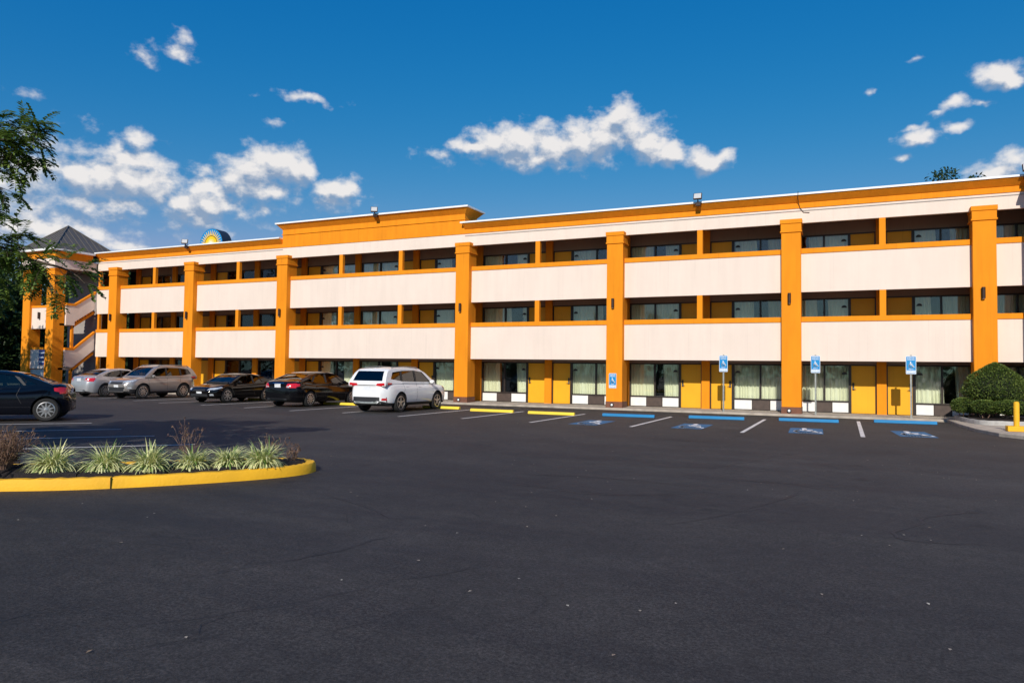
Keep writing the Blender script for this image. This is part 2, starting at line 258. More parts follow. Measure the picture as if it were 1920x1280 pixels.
def curtain_mat():
    m, nt, b = new_mat('curtain_cloth'); MATS['curtain'] = m
    tc = nt.nodes.new('ShaderNodeTexCoord'); n = nt.nodes.new('ShaderNodeTexNoise'); n.inputs['Scale'].default_value = 3; nt.links.new(tc.outputs['Object'], n.inputs['Vector'])
    mx = nt.nodes.new('ShaderNodeMix'); mx.data_type = 'RGBA'; nt.links.new(n.outputs['Fac'], mx.inputs[0]); mx.inputs[6].default_value = (.78, .76, .60, 1); mx.inputs[7].default_value = (.88, .85, .70, 1)
    nt.links.new(mx.outputs[2], b.inputs['Base Color']); b.inputs['Roughness'].default_value = .9; return m
CURT = curtain_mat()
def leaf_mat(name, c1, c2, trans=.35, rough=.5):
    m, nt, b = new_mat(name); MATS[name] = m
    at = nt.nodes.new('ShaderNodeAttribute'); at.attribute_name = 'tone'
    mx = nt.nodes.new('ShaderNodeMix'); mx.data_type = 'RGBA'; nt.links.new(at.outputs['Fac'], mx.inputs[0]); mx.inputs[6].default_value = (*c1, 1); mx.inputs[7].default_value = (*c2, 1)
    nt.links.new(mx.outputs[2], b.inputs['Base Color']); b.inputs['Roughness'].default_value = rough; b.inputs['Specular IOR Level'].default_value = .35
    tl = nt.nodes.new('ShaderNodeBsdfTranslucent'); nt.links.new(mx.outputs[2], tl.inputs[0])
    ms = nt.nodes.new('ShaderNodeMixShader'); ms.inputs[0].default_value = trans
    out = nt.nodes['Material Output']; nt.links.new(b.outputs[0], ms.inputs[1]); nt.links.new(tl.outputs[0], ms.inputs[2]); nt.links.new(ms.outputs[0], out.inputs[0])
    return m
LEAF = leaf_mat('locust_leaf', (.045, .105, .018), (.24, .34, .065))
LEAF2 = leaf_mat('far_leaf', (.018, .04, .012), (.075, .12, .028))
LEAFB = leaf_mat('boxwood_leaf', (.02, .06, .012), (.27, .34, .07), .2)
BLADE = leaf_mat('variegated_blade', (.16, .30, .05), (.90, .86, .46), .18)
DRY = mat('dry_twig', (.28, .17, .12), .9, noise_amt=.4, nscale=30)
BARK = mat('bark', (.07, .05, .035), .9, noise_amt=.5, nscale=18, bump=.8, bscale=25)

# ------------------------------------------------------------------ mesh helpers
class MB:
    def __init__(s): s.v = []; s.f = []; s.m = []; s.tone = None
    def quad(s, a, b, c, d, mi=0):
        n = len(s.v); s.v += [tuple(a), tuple(b), tuple(c), tuple(d)]; s.f.append((n, n + 1, n + 2, n + 3)); s.m.append(mi)
    def box(s, x0, x1, y0, y1, z0, z1, mi=0):
        n = len(s.v)
        s.v += [(x, y, z) for z in (z0, z1) for y in (y0, y1) for x in (x0, x1)]
        for q in ((0, 2, 3, 1), (4, 5, 7, 6), (0, 1, 5, 4), (2, 6, 7, 3), (0, 4, 6, 2), (1, 3, 7, 5)):
            s.f.append(tuple(n + i for i in q)); s.m.append(mi)
    def prism(s, pts, axis, a, b, mi=0):
        """pts 2D polygon extruded from a to b along axis ('x': pts are (y,z); 'y': (x,z); 'z': (x,y))"""
        n = len(s.v); k = len(pts)
        for t in (a, b):
            for p in pts:
                s.v.append({'x': (t, p[0], p[1]), 'y': (p[0], t, p[1]), 'z': (p[0], p[1], t)}[axis])
        s.f.append(tuple(n + i for i in range(k))[::-1]); s.m.append(mi)
        s.f.append(tuple(n + k + i for i in range(k))); s.m.append(mi)
        for i in range(k):
            j = (i + 1) % k; s.f.append((n + i, n + j, n + k + j, n + k + i)); s.m.append(mi)
    def tube(s, pts, rad, seg=8, mi=0, caps=True):
        pts = [Vector(p) for p in pts]; rads = rad if isinstance(rad, (list, tuple)) else [rad] * len(pts)
        n = len(s.v); ref = Vector((0, 0, 1))
        for i, p in enumerate(pts):
            t = (pts[min(i + 1, len(pts) - 1)] - pts[max(i - 1, 0)]).normalized()
            rf = ref if abs(t.dot(ref)) < .95 else Vector((1, 0, 0))
            a = t.cross(rf).normalized(); b = a.cross(t)
            for k in range(seg):
                th = 2 * math.pi * k / seg; q = p + (a * math.cos(th) + b * math.sin(th)) * rads[i]; s.v.append(tuple(q))
        for i in range(len(pts) - 1):
            for k in range(seg):
                k2 = (k + 1) % seg; s.f.append((n + i * seg + k, n + i * seg + k2, n + (i + 1) * seg + k2, n + (i + 1) * seg + k)); s.m.append(mi)
        if caps:
            s.f.append(tuple(n + k for k in range(seg))[::-1]); s.m.append(mi)
            e = n + (len(pts) - 1) * seg; s.f.append(tuple(e + k for k in range(seg))); s.m.append(mi)
    def lathe(s, prof, center, axis='z', seg=24, mi=0):
        """prof list of (radius, height)"""
        n = len(s.v); c = Vector(center)
        for (rd, h) in prof:
            for k in range(seg):
                th = 2 * math.pi * k / seg; a, b = rd * math.cos(th), rd * math.sin(th)
                s.v.append(tuple(c + Vector({'z': (a, b, h), 'y': (a, h, b), 'x': (h, a, b)}[axis])))
        for i in range(len(prof) - 1):
            for k in range(seg):
                k2 = (k + 1) % seg; s.f.append((n + i * seg + k, n + i * seg + k2, n + (i + 1) * seg + k2, n + (i + 1) * seg + k)); s.m.append(mi)
        s.f.append(tuple(n + k for k in range(seg))[::-1]); s.m.append(mi)
        e = n + (len(prof) - 1) * seg; s.f.append(tuple(e + k for k in range(seg))); s.m.append(mi)
    def build(s, name, mats, parent=None, smooth=False, bevel=0, recalc=True):
        me = bpy.data.meshes.new(name); me.from_pydata(s.v, [], s.f)
        mats = mats if isinstance(mats, (list, tuple)) else [mats]
        for m in mats: me.materials.append(m)
        me.polygons.foreach_set('material_index', s.m)
        if recalc:
            bm = bmesh.new(); bm.from_mesh(me); bmesh.ops.recalc_face_normals(bm, faces=bm.faces); bm.to_mesh(me); bm.free()
        if smooth:
            me.polygons.foreach_set('use_smooth', [True] * len(me.polygons))
            if smooth != 'all': me.set_sharp_from_angle(angle=R(38))
        if s.tone is not None:
            at = me.attributes.new('tone', 'FLOAT', 'FACE'); at.data.foreach_set('value', s.tone)
        o = bpy.data.objects.new(name, me); COL.objects.link(o)
        if parent is not None: o.parent = parent
        if bevel:
            b = o.modifiers.new('bevel', 'BEVEL'); b.width = bevel; b.segments = 2; b.limit_method = 'ANGLE'
        return o
def tag(o, label=None, cat=None, group=None, kind=None):
    if label: o['label'] = label
    if cat: o['category'] = cat
    if group: o['group'] = group
    if kind: o['kind'] = kind
    return o
def empty(name, loc=(0, 0, 0), rz=0):
    o = bpy.data.objects.new(name, None); COL.objects.link(o); o.location = loc; o.rotation_euler = (0, 0, rz); o.empty_display_size = .2
    return o
def copy_tree(o, parent=None):
    c = o.copy(); COL.objects.link(c); c.parent = parent
    for ch in list(o.children): copy_tree(ch, c)
    return c
def place(p0, p, n=(0, 0, 1)): pass
def text_mb(body, size, mat_, name, parent, loc, rot=(R(90), 0, 0), ext=.002, align='CENTER', width=None):
    cu = bpy.data.curves.new('t', 'FONT'); cu.body = body; cu.size = size; cu.extrude = ext; cu.align_x = align; cu.align_y = 'CENTER'; cu.offset = size * .012
    t = bpy.data.objects.new('t', cu); COL.objects.link(t); bpy.context.view_layer.update()
    me = bpy.data.meshes.new_from_object(t.evaluated_get(bpy.context.evaluated_depsgraph_get()))
    bpy.data.objects.remove(t); bpy.data.curves.remove(cu)
    me.materials.clear(); me.materials.append(mat_)
    xs = [v.co.x for v in me.vertices]
    if width and xs:
        k = width / (max(xs) - min(xs))
        for v in me.vertices: v.co.x *= k
    o = bpy.data.objects.new(name, me); COL.objects.link(o); o.parent = parent; o.location = loc; o.rotation_euler = rot
    return o
def interp(x, tab):
    if x <= tab[0][0]: return tab[0][1]
    for (a, b), (c, d) in zip(tab, tab[1:]):
        if x <= c: return b + (d - b) * (x - a) / (c - a)
    return tab[-1][1]

# ------------------------------------------------------------------ ground
mb = MB(); mb.quad((-420, -260, 0), (300, -260, 0), (300, 420, 0), (-420, 420, 0))
tag(mb.build('asphalt_lot', ASPH), kind='structure')
# raised walkway along the wall
WZ = .085; KY = -.70
mb = MB()
mb.box(-42.9, 3.35, KY, 1.5, -.05, WZ)
walk = mb.build('walkway', CONC, bevel=.012); tag(walk, kind='structure')

# ------------------------------------------------------------------ motel building
VU = [-5, -4, -2, 0, 3, 5, 7, 9, 11]
VS = [-43.072, -41.35, -34.769, -27.743, -16.579, -9.031, -1.868, 4.572, 11.6]
def X(u): return interp(u, list(zip(VU, VS)))
CU = [-4, -2, 0, 3, 5, 7, 9]
D = 1.55
H = dict(b1=2.15, r1=3.68, t1=3.88, b2=4.86, r2=6.38, t2=6.58, fas=7.60)
XE = 11.0
motel = tag(empty('motel_building', (-16, 4, 0)), 'long three-storey motel with cream balcony bands and orange columns', 'building')
def P(mb, name, m, bevel=0, smooth=False, parent=motel):
    o = mb.build(name, m, None, smooth=smooth, bevel=bevel)
    o.parent = parent
    if parent is motel: o.matrix_parent_inverse = Matrix.Translation((16, -4, 0))
    return o
# main body behind the walkways, floor slabs, ceilings
mb = MB(); mb.box(-41.6, XE, 2.6, 14, 0, 8.2); mb.box(-43.2, -41.6, 2.3, 14, 0, 8.2); P(mb, 'rear_wall', DARKIN)
mb = MB(); mb.box(-43.2, XE, -.02, 14, 8.2, 8.35); P(mb, 'roof', ROOFTAR)
for z in (2.42, 5.12, 7.84):
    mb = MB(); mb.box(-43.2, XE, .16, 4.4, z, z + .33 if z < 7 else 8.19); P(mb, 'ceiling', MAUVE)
# balcony bands bay by bay, between the columns
HW = .36
edges = [(-43.2, X(-4) - HW)] + [(X(a) + HW, X(b) - HW) for a, b in zip(CU, CU[1:])] + [(X(9) + HW, XE)]
for (b, t, tt) in ((H['b1'], H['r1'], H['t1']), (H['b2'], H['r2'], H['t2'])):
    for a, c in edges:
        mb = MB(); mb.box(a, c, 0, .15, b, t)
        o = P(mb, 'balcony_wall', WHITE)
        mb = MB(); mb.box(a, c, -.035, .19, t, tt); P(mb, 'balcony_rail', ORANGE, bevel=.008)
# fascia, cornice and coping (profile in y,z)
def run(x0, x1, prof, name, m, bevel=0):
    mb = MB(); mb.prism(prof, 'x', x0, x1); return P(mb, name, m, bevel)
segs = [(-43.2, -28.0), (-16.62, XE)]
mb = MB(); mb.box(-43.2, XE, 0, .16, H['fas'], 8.19); P(mb, 'fascia', WHITE)
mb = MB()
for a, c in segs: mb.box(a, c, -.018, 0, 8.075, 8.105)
P(mb, 'fascia_reveal', mat('reveal_shadow', (.35, .32, .30), .8, noise_amt=.1))  # raised grey strip, its colour stands in for the reveal's shadow
for a, c in segs:
    run(a, c, [(-.03, 8.19), (.2, 8.19), (.2, 8.66), (-.27, 8.66), (-.27, 8.62), (-.06, 8.42), (-.03, 8.40)], 'cornice', ORANGE)
    run(a - (.12 if a > -20 else 0), c, [(-.33, 8.66), (.3, 8.66), (.3, 8.74), (-.30, 8.74), (-.33, 8.72)], 'coping', COPING)
# raised parapet
x0, x1 = -28.0, -16.62
mb = MB()
prof = [(-.03, 8.19), (1.25, 8.19), (1.25, 8.86), (1.29, 8.87), (1.29, 8.92), (1.25, 8.93), (1.25, 9.14), (1.50, 9.42), (-.28, 9.42), (-.06, 9.14), (-.06, 8.96), (-.085, 8.95), (-.085, 8.90), (-.03, 8.89)]
mb = MB(); mb.box(x0, x1, -.03, 1.2, 8.19, 8.88); mb.box(x0 - .03, x1 + .03, -.07, 1.24, 8.88, 8.93); mb.box(x0, x1, -.045, 1.215, 8.93, 9.0)
n = len(mb.v)
mb.v += [(x0, -.045, 9.0), (x1, -.045, 9.0), (x1, 1.215, 9.0), (x0, 1.215, 9.0), (x0, -.045, 9.16), (x1, -.045, 9.16), (x1, 1.215, 9.16), (x0, 1.215, 9.16),
         (x0 - .25, -.30, 9.44), (x1 + .25, -.30, 9.44), (x1 + .25, 1.47, 9.44), (x0 - .25, 1.47, 9.44)]
for k in (0, 4):
    for i in range(4):
        j = (i + 1) % 4; mb.f.append((n + k + i, n + k + j, n + k + 4 + j, n + k + 4 + i)); mb.m.append(0)
mb.f.append((n + 8, n + 9, n + 10, n + 11)); mb.m.append(0)
P(mb, 'raised_parapet', ORANGE)
mb = MB(); mb.box(x0 - .30, x1 + .30, -.35, 1.52, 9.44, 9.52); P(mb, 'coping', COPING)
# columns
def column(x, y0=-.30, top=7.72, hw=HW, dp=.76):
    mb = MB(); y1 = y0 + dp
    mb.box(x - hw, x + hw, y0, y1, .34, top - .52)
    mb.box(x - hw - .045, x + hw + .045, y0 - .045, y1 + .045, top - .52, top - .46)
    mb.box(x - hw - .02, x + hw + .02, y0 - .02, y1 + .02, top - .46, top - .17)
    mb.box(x - hw - .05, x + hw + .05, y0 - .05, y1 + .05, top - .17, top)
    c = P(mb, 'column', ORANGE, bevel=.01)
    mb = MB(); mb.box(x - hw - .012, x + hw + .012, y0 - .012, y1 + .012, 0, .34); b = P(mb, 'column_base', BROWN, parent=c)
    return c
for u in CU:
    c = column(X(u))
    mb = MB(); mb.lathe([(.085, 0), (.085, -.03), (.06, -.035)], (X(u) - .08, -.313, .20), 'y', 16); o = P(mb, 'base_light', BLACKP, smooth=True, parent=c)
    mb = MB(); mb.lathe([(.05, -.03), (.045, -.05), (.02, -.062)], (X(u) - .08, -.313, .20), 'y', 14); P(mb, 'lens', SIGNWHITE, smooth=True, parent=o)
# thin posts between columns on the upper floors
for u in (-3, -1, 1, 2, 4, 6, 8, 10):
    for (a, b) in ((H['t1'], H['b2']), (H['t2'], H['fas'])):
        mb = MB(); mb.box(X(u) - .11, X(u) + .11, 0.0, .18, a, b); P(mb, 'balcony_post', ORANGE)
for (a, b) in ((0.08, H['b1']), (H['t1'], H['b2']), (H['t2'], H['fas'])):
    mb = MB(); mb.box(-43.12, -42.95, .01, .17, a, b); P(mb, 'balcony_post', ORANGE)

# rooms
def room_pair(u, dd):
    pass
FL = [(.085, 2.04), (2.78, 4.74), (5.48, 7.36)]
rnd = random.Random(11)
def curtain_mesh(x0, x1, z0, z1, y, gap):
    """pleated cloth between x0..x1 leaving gap=(a,b) fraction open"""
    mb = MB()
    for (a, b) in ((0, gap[0]), (gap[1], 1)):
        if b - a < .03: continue
        n = max(6, int((b - a) * (x1 - x0) / .035)); ph = rnd.random() * 9
        pts = []
        for i in range(n + 1):
            t = a + (b - a) * i / n; x = x0 + (x1 - x0) * t
            yy = y + .035 * math.sin(x * 46 + ph + 1.5 * math.sin(x * 9 + ph)) + .012 * math.sin(x * 120)
            flare = (.06 * (1 if b < .99 else -1)) if 0 < gap[0] < 1 else 0
            pts.append((x, yy, flare * (t - (a if b < .99 else b)) / max(.1, b - a)))
        for i in range(n):
            p, q = pts[i], pts[i + 1]
            mb.quad((p[0] + p[2], p[1], z0), (q[0] + q[2], q[1], z0), (q[0], q[1], z1), (p[0], p[1], z1))
    return mb
def room(u0, door_left, fl, gapset):
    """one guest room front between unit boundaries u0 and u0+1"""
    z0, z1 = FL[fl]; xa, xb = X(u0) + .17, X(u0 + 1) - .17
    dw = .96
    if door_left: dx0, dx1, wx0, wx1 = xa, xa + dw, xa + dw, xb
    else: dx0, dx1, wx0, wx1 = xb - dw, xb, xa, xb - dw
    # door
    mb = MB(); mb.box(dx0 + .05, dx1 - .05, D + .05, D + .10, z0 + .01, z1 - .05)
    door = P(mb, 'door', YDOOR)
    mb = MB(); mb.box(dx0, dx0 + .05, D, D + .14, z0, z1); mb.box(dx1 - .05, dx1, D, D + .14, z0, z1); mb.box(dx0 + .05, dx1 - .05, D, D + .14, z1 - .05, z1)
    P(mb, 'door_frame', FRAME, parent=door)
    hx = dx1 - .12 if door_left else dx0 + .12; sg = -1 if door_left else 1
    mb = MB(); mb.box(hx - .035, hx + .035, D + .025, D + .05, z0 + .93, z0 + 1.22)
    P(mb, 'lock', BLACKP, parent=door)
    mb = MB(); mb.tube([(hx, D + .03, z0 + .99), (hx, D - .03, z0 + .99), (hx + sg * .10, D - .03, z0 + .985)], .013, 6); mb.lathe([(.03, 0), (.03, -.02)], (hx, D + .03, z0 + 1.0), 'y', 10)
    P(mb, 'handle', CHROME, parent=door, smooth=True)
    # window
    zs = z0 + .46; xm = (wx0 + wx1) / 2 - (.02 if door_left else -.02)
    mb = MB(); t = .055
    mb.box(wx0, wx0 + t, D, D + .12, z0, z1); mb.box(wx1 - t, wx1, D, D + .12, z0, z1); mb.box(wx0 + t, wx1 - t, D, D + .12, z1 - t, z1)
    mb.box(wx0 + t, wx1 - t, D, D + .12, zs - .03, zs + .03); mb.box(wx0 + t, wx1 - t, D, D + .12, z0, z0 + .03)
    mb.box(xm - .035, xm + .035, D, D + .12, zs + .03, z1 - t)
    win = P(mb, 'window', FRAME)
    mb = MB()
    mb.box(wx0 + t, xm - .035, D + .05, D + .056, zs + .03, z1 - t); mb.box(xm + .035, wx1 - t, D + .066, D + .072, zs + .03, z1 - t)
    P(mb, 'pane', WGLASS, parent=win)
    a, b = gapset
    if a < b or a == 1: P(curtain_mesh(wx0 + .03, wx1 - .03, zs - .02, z1 - .02, D + .20, (a, b)), 'curtain', CURT, parent=win, smooth='all')
    if fl == 0:
        w3 = (wx1 - wx0 - 2 * t) / 3
        for k in range(3):
            mb = MB(); mb.box(wx0 + t + k * w3 + .01, wx0 + t + (k + 1) * w3 - .01, D + .03, D + .06, z0 + .03, zs - .03)
            P(mb, 'lower_panel', [WPANEL, DPANEL][k % 2], parent=win)
    # small dark number plaque on the glass by the door
    px = wx0 + .20 if door_left else wx1 - .20
    mb = MB(); mb.prism([(px + .10 * math.cos(R(a)), z0 + 1.56 + .10 * math.sin(R(a))) for a in range(0, 181, 20)], 'y', D + .03, D + .045)
    P(mb, 'number_plaque', FRAME, parent=win)
GAPS = [(1, 1), (.42, .62), (.40, .66), (1, 1), (.30, .52), (1, 1), (.62, .86), (1, 1), (.36, .58)]
EXPL = {(3, 0): (.36, .74), (5, 0): (.46, .66), (8, 0): (.50, .72), (0, 0): (.36, .66), (1, 0): (.55, .80), (3, 2): (.40, .72), (6, 1): (.36, .62), (4, 1): (.60, 1.0), (4, 2): (.5, .8), (5, 2): (.45, .7), (7, 2): (.0, .2)}
for u in range(-4, 11):
    for fl in range(3):
        gp = EXPL.get((u, fl), GAPS[(u * 5 + fl * 7 + 20) % 9] if fl else (1, 1))
        room(u, u % 2 == 0, fl, gp)
# pilasters between the rooms and wall header strips
for u in range(-4, 12):
    x = X(u)
    for fl, (a, b) in enumerate(((0.085, 2.415), (2.75, 5.115), (5.45, 7.835))):
        mb = MB(); mb.box(x - .17, x + .17, D - .12 if u % 2 == 0 else D - .12, D + .2, a, b); P(mb, 'pilaster', ORANGE)
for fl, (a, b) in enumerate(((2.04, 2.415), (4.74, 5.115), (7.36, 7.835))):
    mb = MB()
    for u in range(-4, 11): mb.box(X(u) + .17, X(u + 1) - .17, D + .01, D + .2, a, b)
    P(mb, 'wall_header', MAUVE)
for z in (2.75, 5.45):
    mb = MB(); mb.box(-42.9, XE, .16, D + 1.0, z, z + .03); P(mb, 'balcony_floor', CONC)
# end wing at the right edge, just outside the picture
mb = MB(); mb.box(6.02, 13, -1.6, -.02, 0, 8.6); P(mb, 'side_wing_wall', WHITE)
mb = MB(); mb.box(5.9, 13.1, -1.72, -.36, 8.75, 8.83); P(mb, 'side_wing_coping', COPING)
mb = MB(); mb.box(6.0, 13, -1.62, -.36, 8.6, 8.75); P(mb, 'side_wing_cornice', ORANGE)

# stair tower
TX0, TX1, TY = -46.5, -43.30, -2.70
def tcol(x0, x1, y0, y1, nm='tower_column'):
    mb = MB(); mb.box(x0, x1, y0, y1, 0, 7.05); mb.box(x0 - .05, x1 + .05, y0 - .05, y1 + .05, 7.05, 7.11); mb.box(x0 - .02, x1 + .02, y0 - .02, y1 + .02, 7.11, 7.35); mb.box(x0 - .05, x1 + .05, y0 - .05, y1 + .05, 7.35, 7.52)
    P(mb, nm, ORANGE, bevel=.01)
tcol(-44.15, -43.45, -2.60, -1.90); tcol(-46.45, -45.75, -2.60, -1.90); tcol(-46.45, -45.75, 2.0, 2.7)
mb = MB()
for (a, b, c, d) in ((TX0, TX1, TY, TY + .2), (TX1 - .2, TX1, TY + .2, .0), (TX0, TX0 + .2, TY + .2, 3)): mb.box(a, b, c, d, 7.48, 8.08)
P(mb, 'tower_fascia', WHITE)
mb = MB()
for (a, b, c, d) in ((TX0 - .02, TX1 + .02, TY - .02, TY + .2), (TX1 - .2, TX1 + .02, TY + .2, -.3), (TX0 - .02, TX0 + .2, TY + .2, 3)): mb.box(a, b, c, d, 8.08, 8.52)
P(mb, 'tower_cornice', ORANGE)
mb = MB()
for (a, b, c, d) in ((TX0 - .28, TX1 + .28, TY - .28, TY + .2), (TX1 - .2, TX1 + .28, TY + .2, -.34), (TX0 - .28, TX0 + .2, TY + .2, 3)): mb.box(a, b, c, d, 8.52, 8.64)
P(mb, 'tower_coping', COPING)
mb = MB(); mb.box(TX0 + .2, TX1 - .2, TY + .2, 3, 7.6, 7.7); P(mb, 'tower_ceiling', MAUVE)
mb = MB(); ax, ay, az = -45.0, -.85, 10.45
cs = [(-46.75, -2.95), (-43.05, -2.95), (-43.05, 1.6), (-46.75, 1.6)]
for i in range(4):
    a, b = cs[i], cs[(i + 1) % 4]; n = len(mb.v); mb.v += [(*a, 8.60), (*b, 8.60), (ax, ay, az)]; mb.f.append((n, n + 1, n + 2)); mb.m.append(0)
    # standing seams
    for k in range(1, 12):
        t = k / 12; p = Vector((a[0] + (b[0] - a[0]) * t, a[1] + (b[1] - a[1]) * t, 8.60))
        # seam runs up the slope until it meets a hip
        mid = Vector(((a[0] + b[0]) / 2, (a[1] + b[1]) / 2, 8.60)); ap = Vector((ax, ay, az)); e = (Vector(b + (0,)) - Vector(a + (0,))); 
        foot = Vector((*a, 8.6)) + Vector((e.x, e.y, 0)) * ((ap - Vector((*a, 8.6))).dot(Vector((e.x, e.y, 0))) / e.length_squared)
        tf = (foot - Vector((*a, 8.6))).length / e.length
        s = t / tf if t < tf else (1 - t) / (1 - tf)
        q = p + (ap - foot) * s
        mb.tube([p + Vector((0, 0, .02)), q + Vector((0, 0, .02))], .018, 4)
for c in cs: mb.tube([(*c, 8.62), (ax, ay, az + .02)], .045, 6)
P(mb, 'pyramid_roof', ROOFM)
# stair flights on the right side of the tower, landings, front bands
def flight(name, y0, zr0, y1, zr1, hgt, x0=-43.42, x1=-43.30):
    mb = MB(); mb.prism([(y0, zr0 - hgt), (y1, zr1 - hgt), (y1, zr1 - .14), (y0, zr0 - .14)], 'x', x0, x1); P(mb, name, WHITE)
    mb = MB(); mb.prism([(y0, zr0 - .14), (y1, zr1 - .14), (y1, zr1), (y0, zr0)], 'x', x0 - .04, x1 + .04); P(mb, 'stair_rail', ORANGE)
flight('stair_wall', -1.35, 2.66, -.02, 3.76, 1.17)
flight('landing_wall', -1.90, 2.66, -1.35, 2.66, 1.17)
flight('stair_wall', -1.35, 5.40, -.02, 6.30, 1.12)
flight('landing_wall', -1.90, 5.40, -1.35, 5.40, 1.35)
for (z0, z1) in ((1.44, 2.55), (4.15, 5.15)):
    mb = MB(); n = 8
    for i in range(n):
        ya = -1.38 + 1.38 * i / n; za = z0 + (z1 - z0) * i / n
        mb.box(-44.6, -43.46, ya, ya + 1.38 / n, za - .10, za)
    mb.prism([(-1.42, z0 - .26), (0, z1 - .26), (0, z1 - .10), (-1.42, z0 - .10)], 'x', -43.50, -43.36)
    P(mb, 'stair_flight', ORANGE)
    mb = MB(); mb.box(-46.0, -43.45, -2.2, -1.38, z0 - .14, z0 - .01); P(mb, 'landing', CONC)
for (y, a, b) in ((-1.42, 0, 1.36), (-1.42, 2.66, 4.06)):
    mb = MB(); mb.box(-43.5, -43.36, y - .07, y + .07, a, b); P(mb, 'stair_post', ORANGE)
for (a, b, cc) in ((3.81, 5.10, 5.23), (1.36, 2.53, 2.66)):
    mb = MB(); mb.box(-45.75, -44.15, -2.45, -2.32, a, b); P(mb, 'tower_front_wall', WHITE)
    mb = MB(); mb.box(-45.75, -44.15, -2.48, -2.29, b, cc); P(mb, 'tower_front_rail', ORANGE)
mb = MB(); mb.box(-45.75, -44.15, -2.449, -2.44, 4.08, 4.11); P(mb, 'reveal', FRAME)
mb = MB(); mb.box(-45.75, -44.15, -2.40, -2.30, 0, 1.3); P(mb, 'tower_screen', mat('pale_screen', (.5, .52, .52), .6, noise_amt=.1))
mb = MB(); mb.box(-46.45, -43.3, .3, .45, 0, 7.5); mb.box(-46.4, -44.45, 3.0, 3.1, 0, 7.5); P(mb, 'stair_inner_wall', mat('grey_stucco', (.33, .30, .28), .85, noise_amt=.15, nscale=2))

# ------------------------------------------------------------------ things fixed to the building
def lamp(x, y, z, label):
    e = tag(empty('wall_lamp', (x, y, z)), label, 'wall lamp', 'bronze wall lamps on the motel')
    mb = MB(); mb.box(-.05, .05, -.02, 0, -.15, .15); mb.build('back_plate', BRONZE, e)
    mb = MB(); mb.lathe([(.045, -.20), (.062, -.20), (.062, .20), (.045, .20), (.040, .17)], (0, -.085, 0), 'z', 16); mb.build('lamp_shade', BRONZE, e, smooth=True)
    mb = MB(); mb.lathe([(.036, -.19), (.038, -.21), (.02, -.225)], (0, -.085, 0), 'z', 12); mb.build('bulb_lens', SIGNWHITE, e, smooth=True)
NTH = ['leftmost orange column of the long front', 'second orange column from the stair tower', 'orange column at the left end of the raised parapet',
       'orange column at the right end of the raised parapet', 'orange column that carries the blue parking sign', 'column between the first two free-standing parking signs', 'orange column behind the pointed shrub']
for u, tx in zip(CU, NTH): lamp(X(u) - .06, -.30, 4.60, 'bronze wall lamp on the ' + tx)
lamp(-44.95, -2.45, 4.62, 'bronze wall lamp on the cream wall between the tower columns')
def flood(x, y, z, tilt, label):
    e = tag(empty('floodlight', (x, y, z), R(0)), label, 'floodlight', 'floodlights along the roof edge')
    mb = MB(); mb.box(-.10, .10, -.12, .03, -.13, 0); mb.tube([(0, -.06, -.02), (0, -.16, .10)], .03, 8); mb.build('bracket', BRONZE, e, bevel=.01)
    mb = MB(); c, s = math.cos(tilt), math.sin(tilt)
    mb.box(-.17, .17, -.045, .035, -.14, .14)
    h = mb.build('lamp_head', BRONZE, e, bevel=.012); h.location = (0, -.18, .24); h.rotation_euler = (R(-22), 0, tilt)
    mb = MB(); mb.box(-.145, .145, -.052, -.046, -.115, .115); l = mb.build('lens', mat('frosted_lens', (.55, .55, .55), .25, noise_amt=.2, nscale=40), h)
    mb = MB()
    for k in range(5): mb.box(-.15 + k * .066, -.135 + k * .066, .036, .075, -.12, .12)
    mb.build('cooling_fin', BRONZE, h)
flood(-35.0, -.30, 8.66, R(35), 'floodlight on the low roof edge left of the sunburst sign')
flood(-21.6, -.34, 9.44, R(30), 'floodlight on the raised orange parapet')
flood(-5.45, -.33, 8.66, R(0), 'floodlight on the roof edge above the first free-standing parking sign')
flood(5.85, -.33, 8.66, R(0), 'floodlight at the far right end of the roof edge')
# cable on the fascia
mb = MB(); mb.tube([(-1.6, -.345, 8.80), (-1.6, -.36, 8.70), (-1.62, -.32, 8.60), (-1.6, -.10, 8.40), (-1.55, -.05, 8.2), (-1.42, -.02, 8.02), (-1.2, -.02, 7.99)], .012, 6)
tag(mb.build('cable', BLACKP), 'thin black cable looping from the roof edge onto the fascia', 'cable')
# sunburst roof sign
SB = tag(empty('sunburst_sign', (-40.0, 6.0, 8.35)), 'round blue and yellow sunburst sign standing on the roof', 'sign')
cz = 1.78; Rr = 1.08
mb = MB(); mb.lathe([(Rr, 0), (Rr, .85)], (0, 0, cz), 'y', 64); mb.build('sign_case', mat('dark_navy_case', (.02, .03, .05), .5, noise_amt=.1), SB, smooth=True)
mb = MB(); mb.lathe([(Rr - .015, -.006), (Rr - .015, 0)], (0, 0, cz), 'y', 64); mb.build('sign_face', mat('bright_blue_face', (.01, .23, .55), .35, noise_amt=.05), SB)
def burst(mb, r0, r1, n, y):
    for k in range(n):
        a = math.pi * 2 * k / n; da = math.pi / n
        pts = [(r0 * math.cos(a - da), cz + r0 * math.sin(a - da)), (r0 * math.cos(a + da), cz + r0 * math.sin(a + da)), (r1 * math.cos(a + .12 * da), cz + r1 * math.sin(a + .12 * da)), (r1 * math.cos(a - .12 * da), cz + r1 * math.sin(a - .12 * da))]
        mb.prism(pts, 'y', y, y - .004)
mb = MB(); burst(mb, .5, .98, 30, -.008); mb.build('sun_rays', mat('pale_ray', (.85, .80, .35), .4, noise_amt=.03), SB)
mb = MB(); burst(mb, .55, .93, 30, -.013); mb.lathe([(.60, -.017), (.60, -.013)], (0, 0, cz), 'y', 48); mb.build('sun_rays', mat('yellow_ray', (.92, .56, .01), .4, noise_amt=.03), SB)
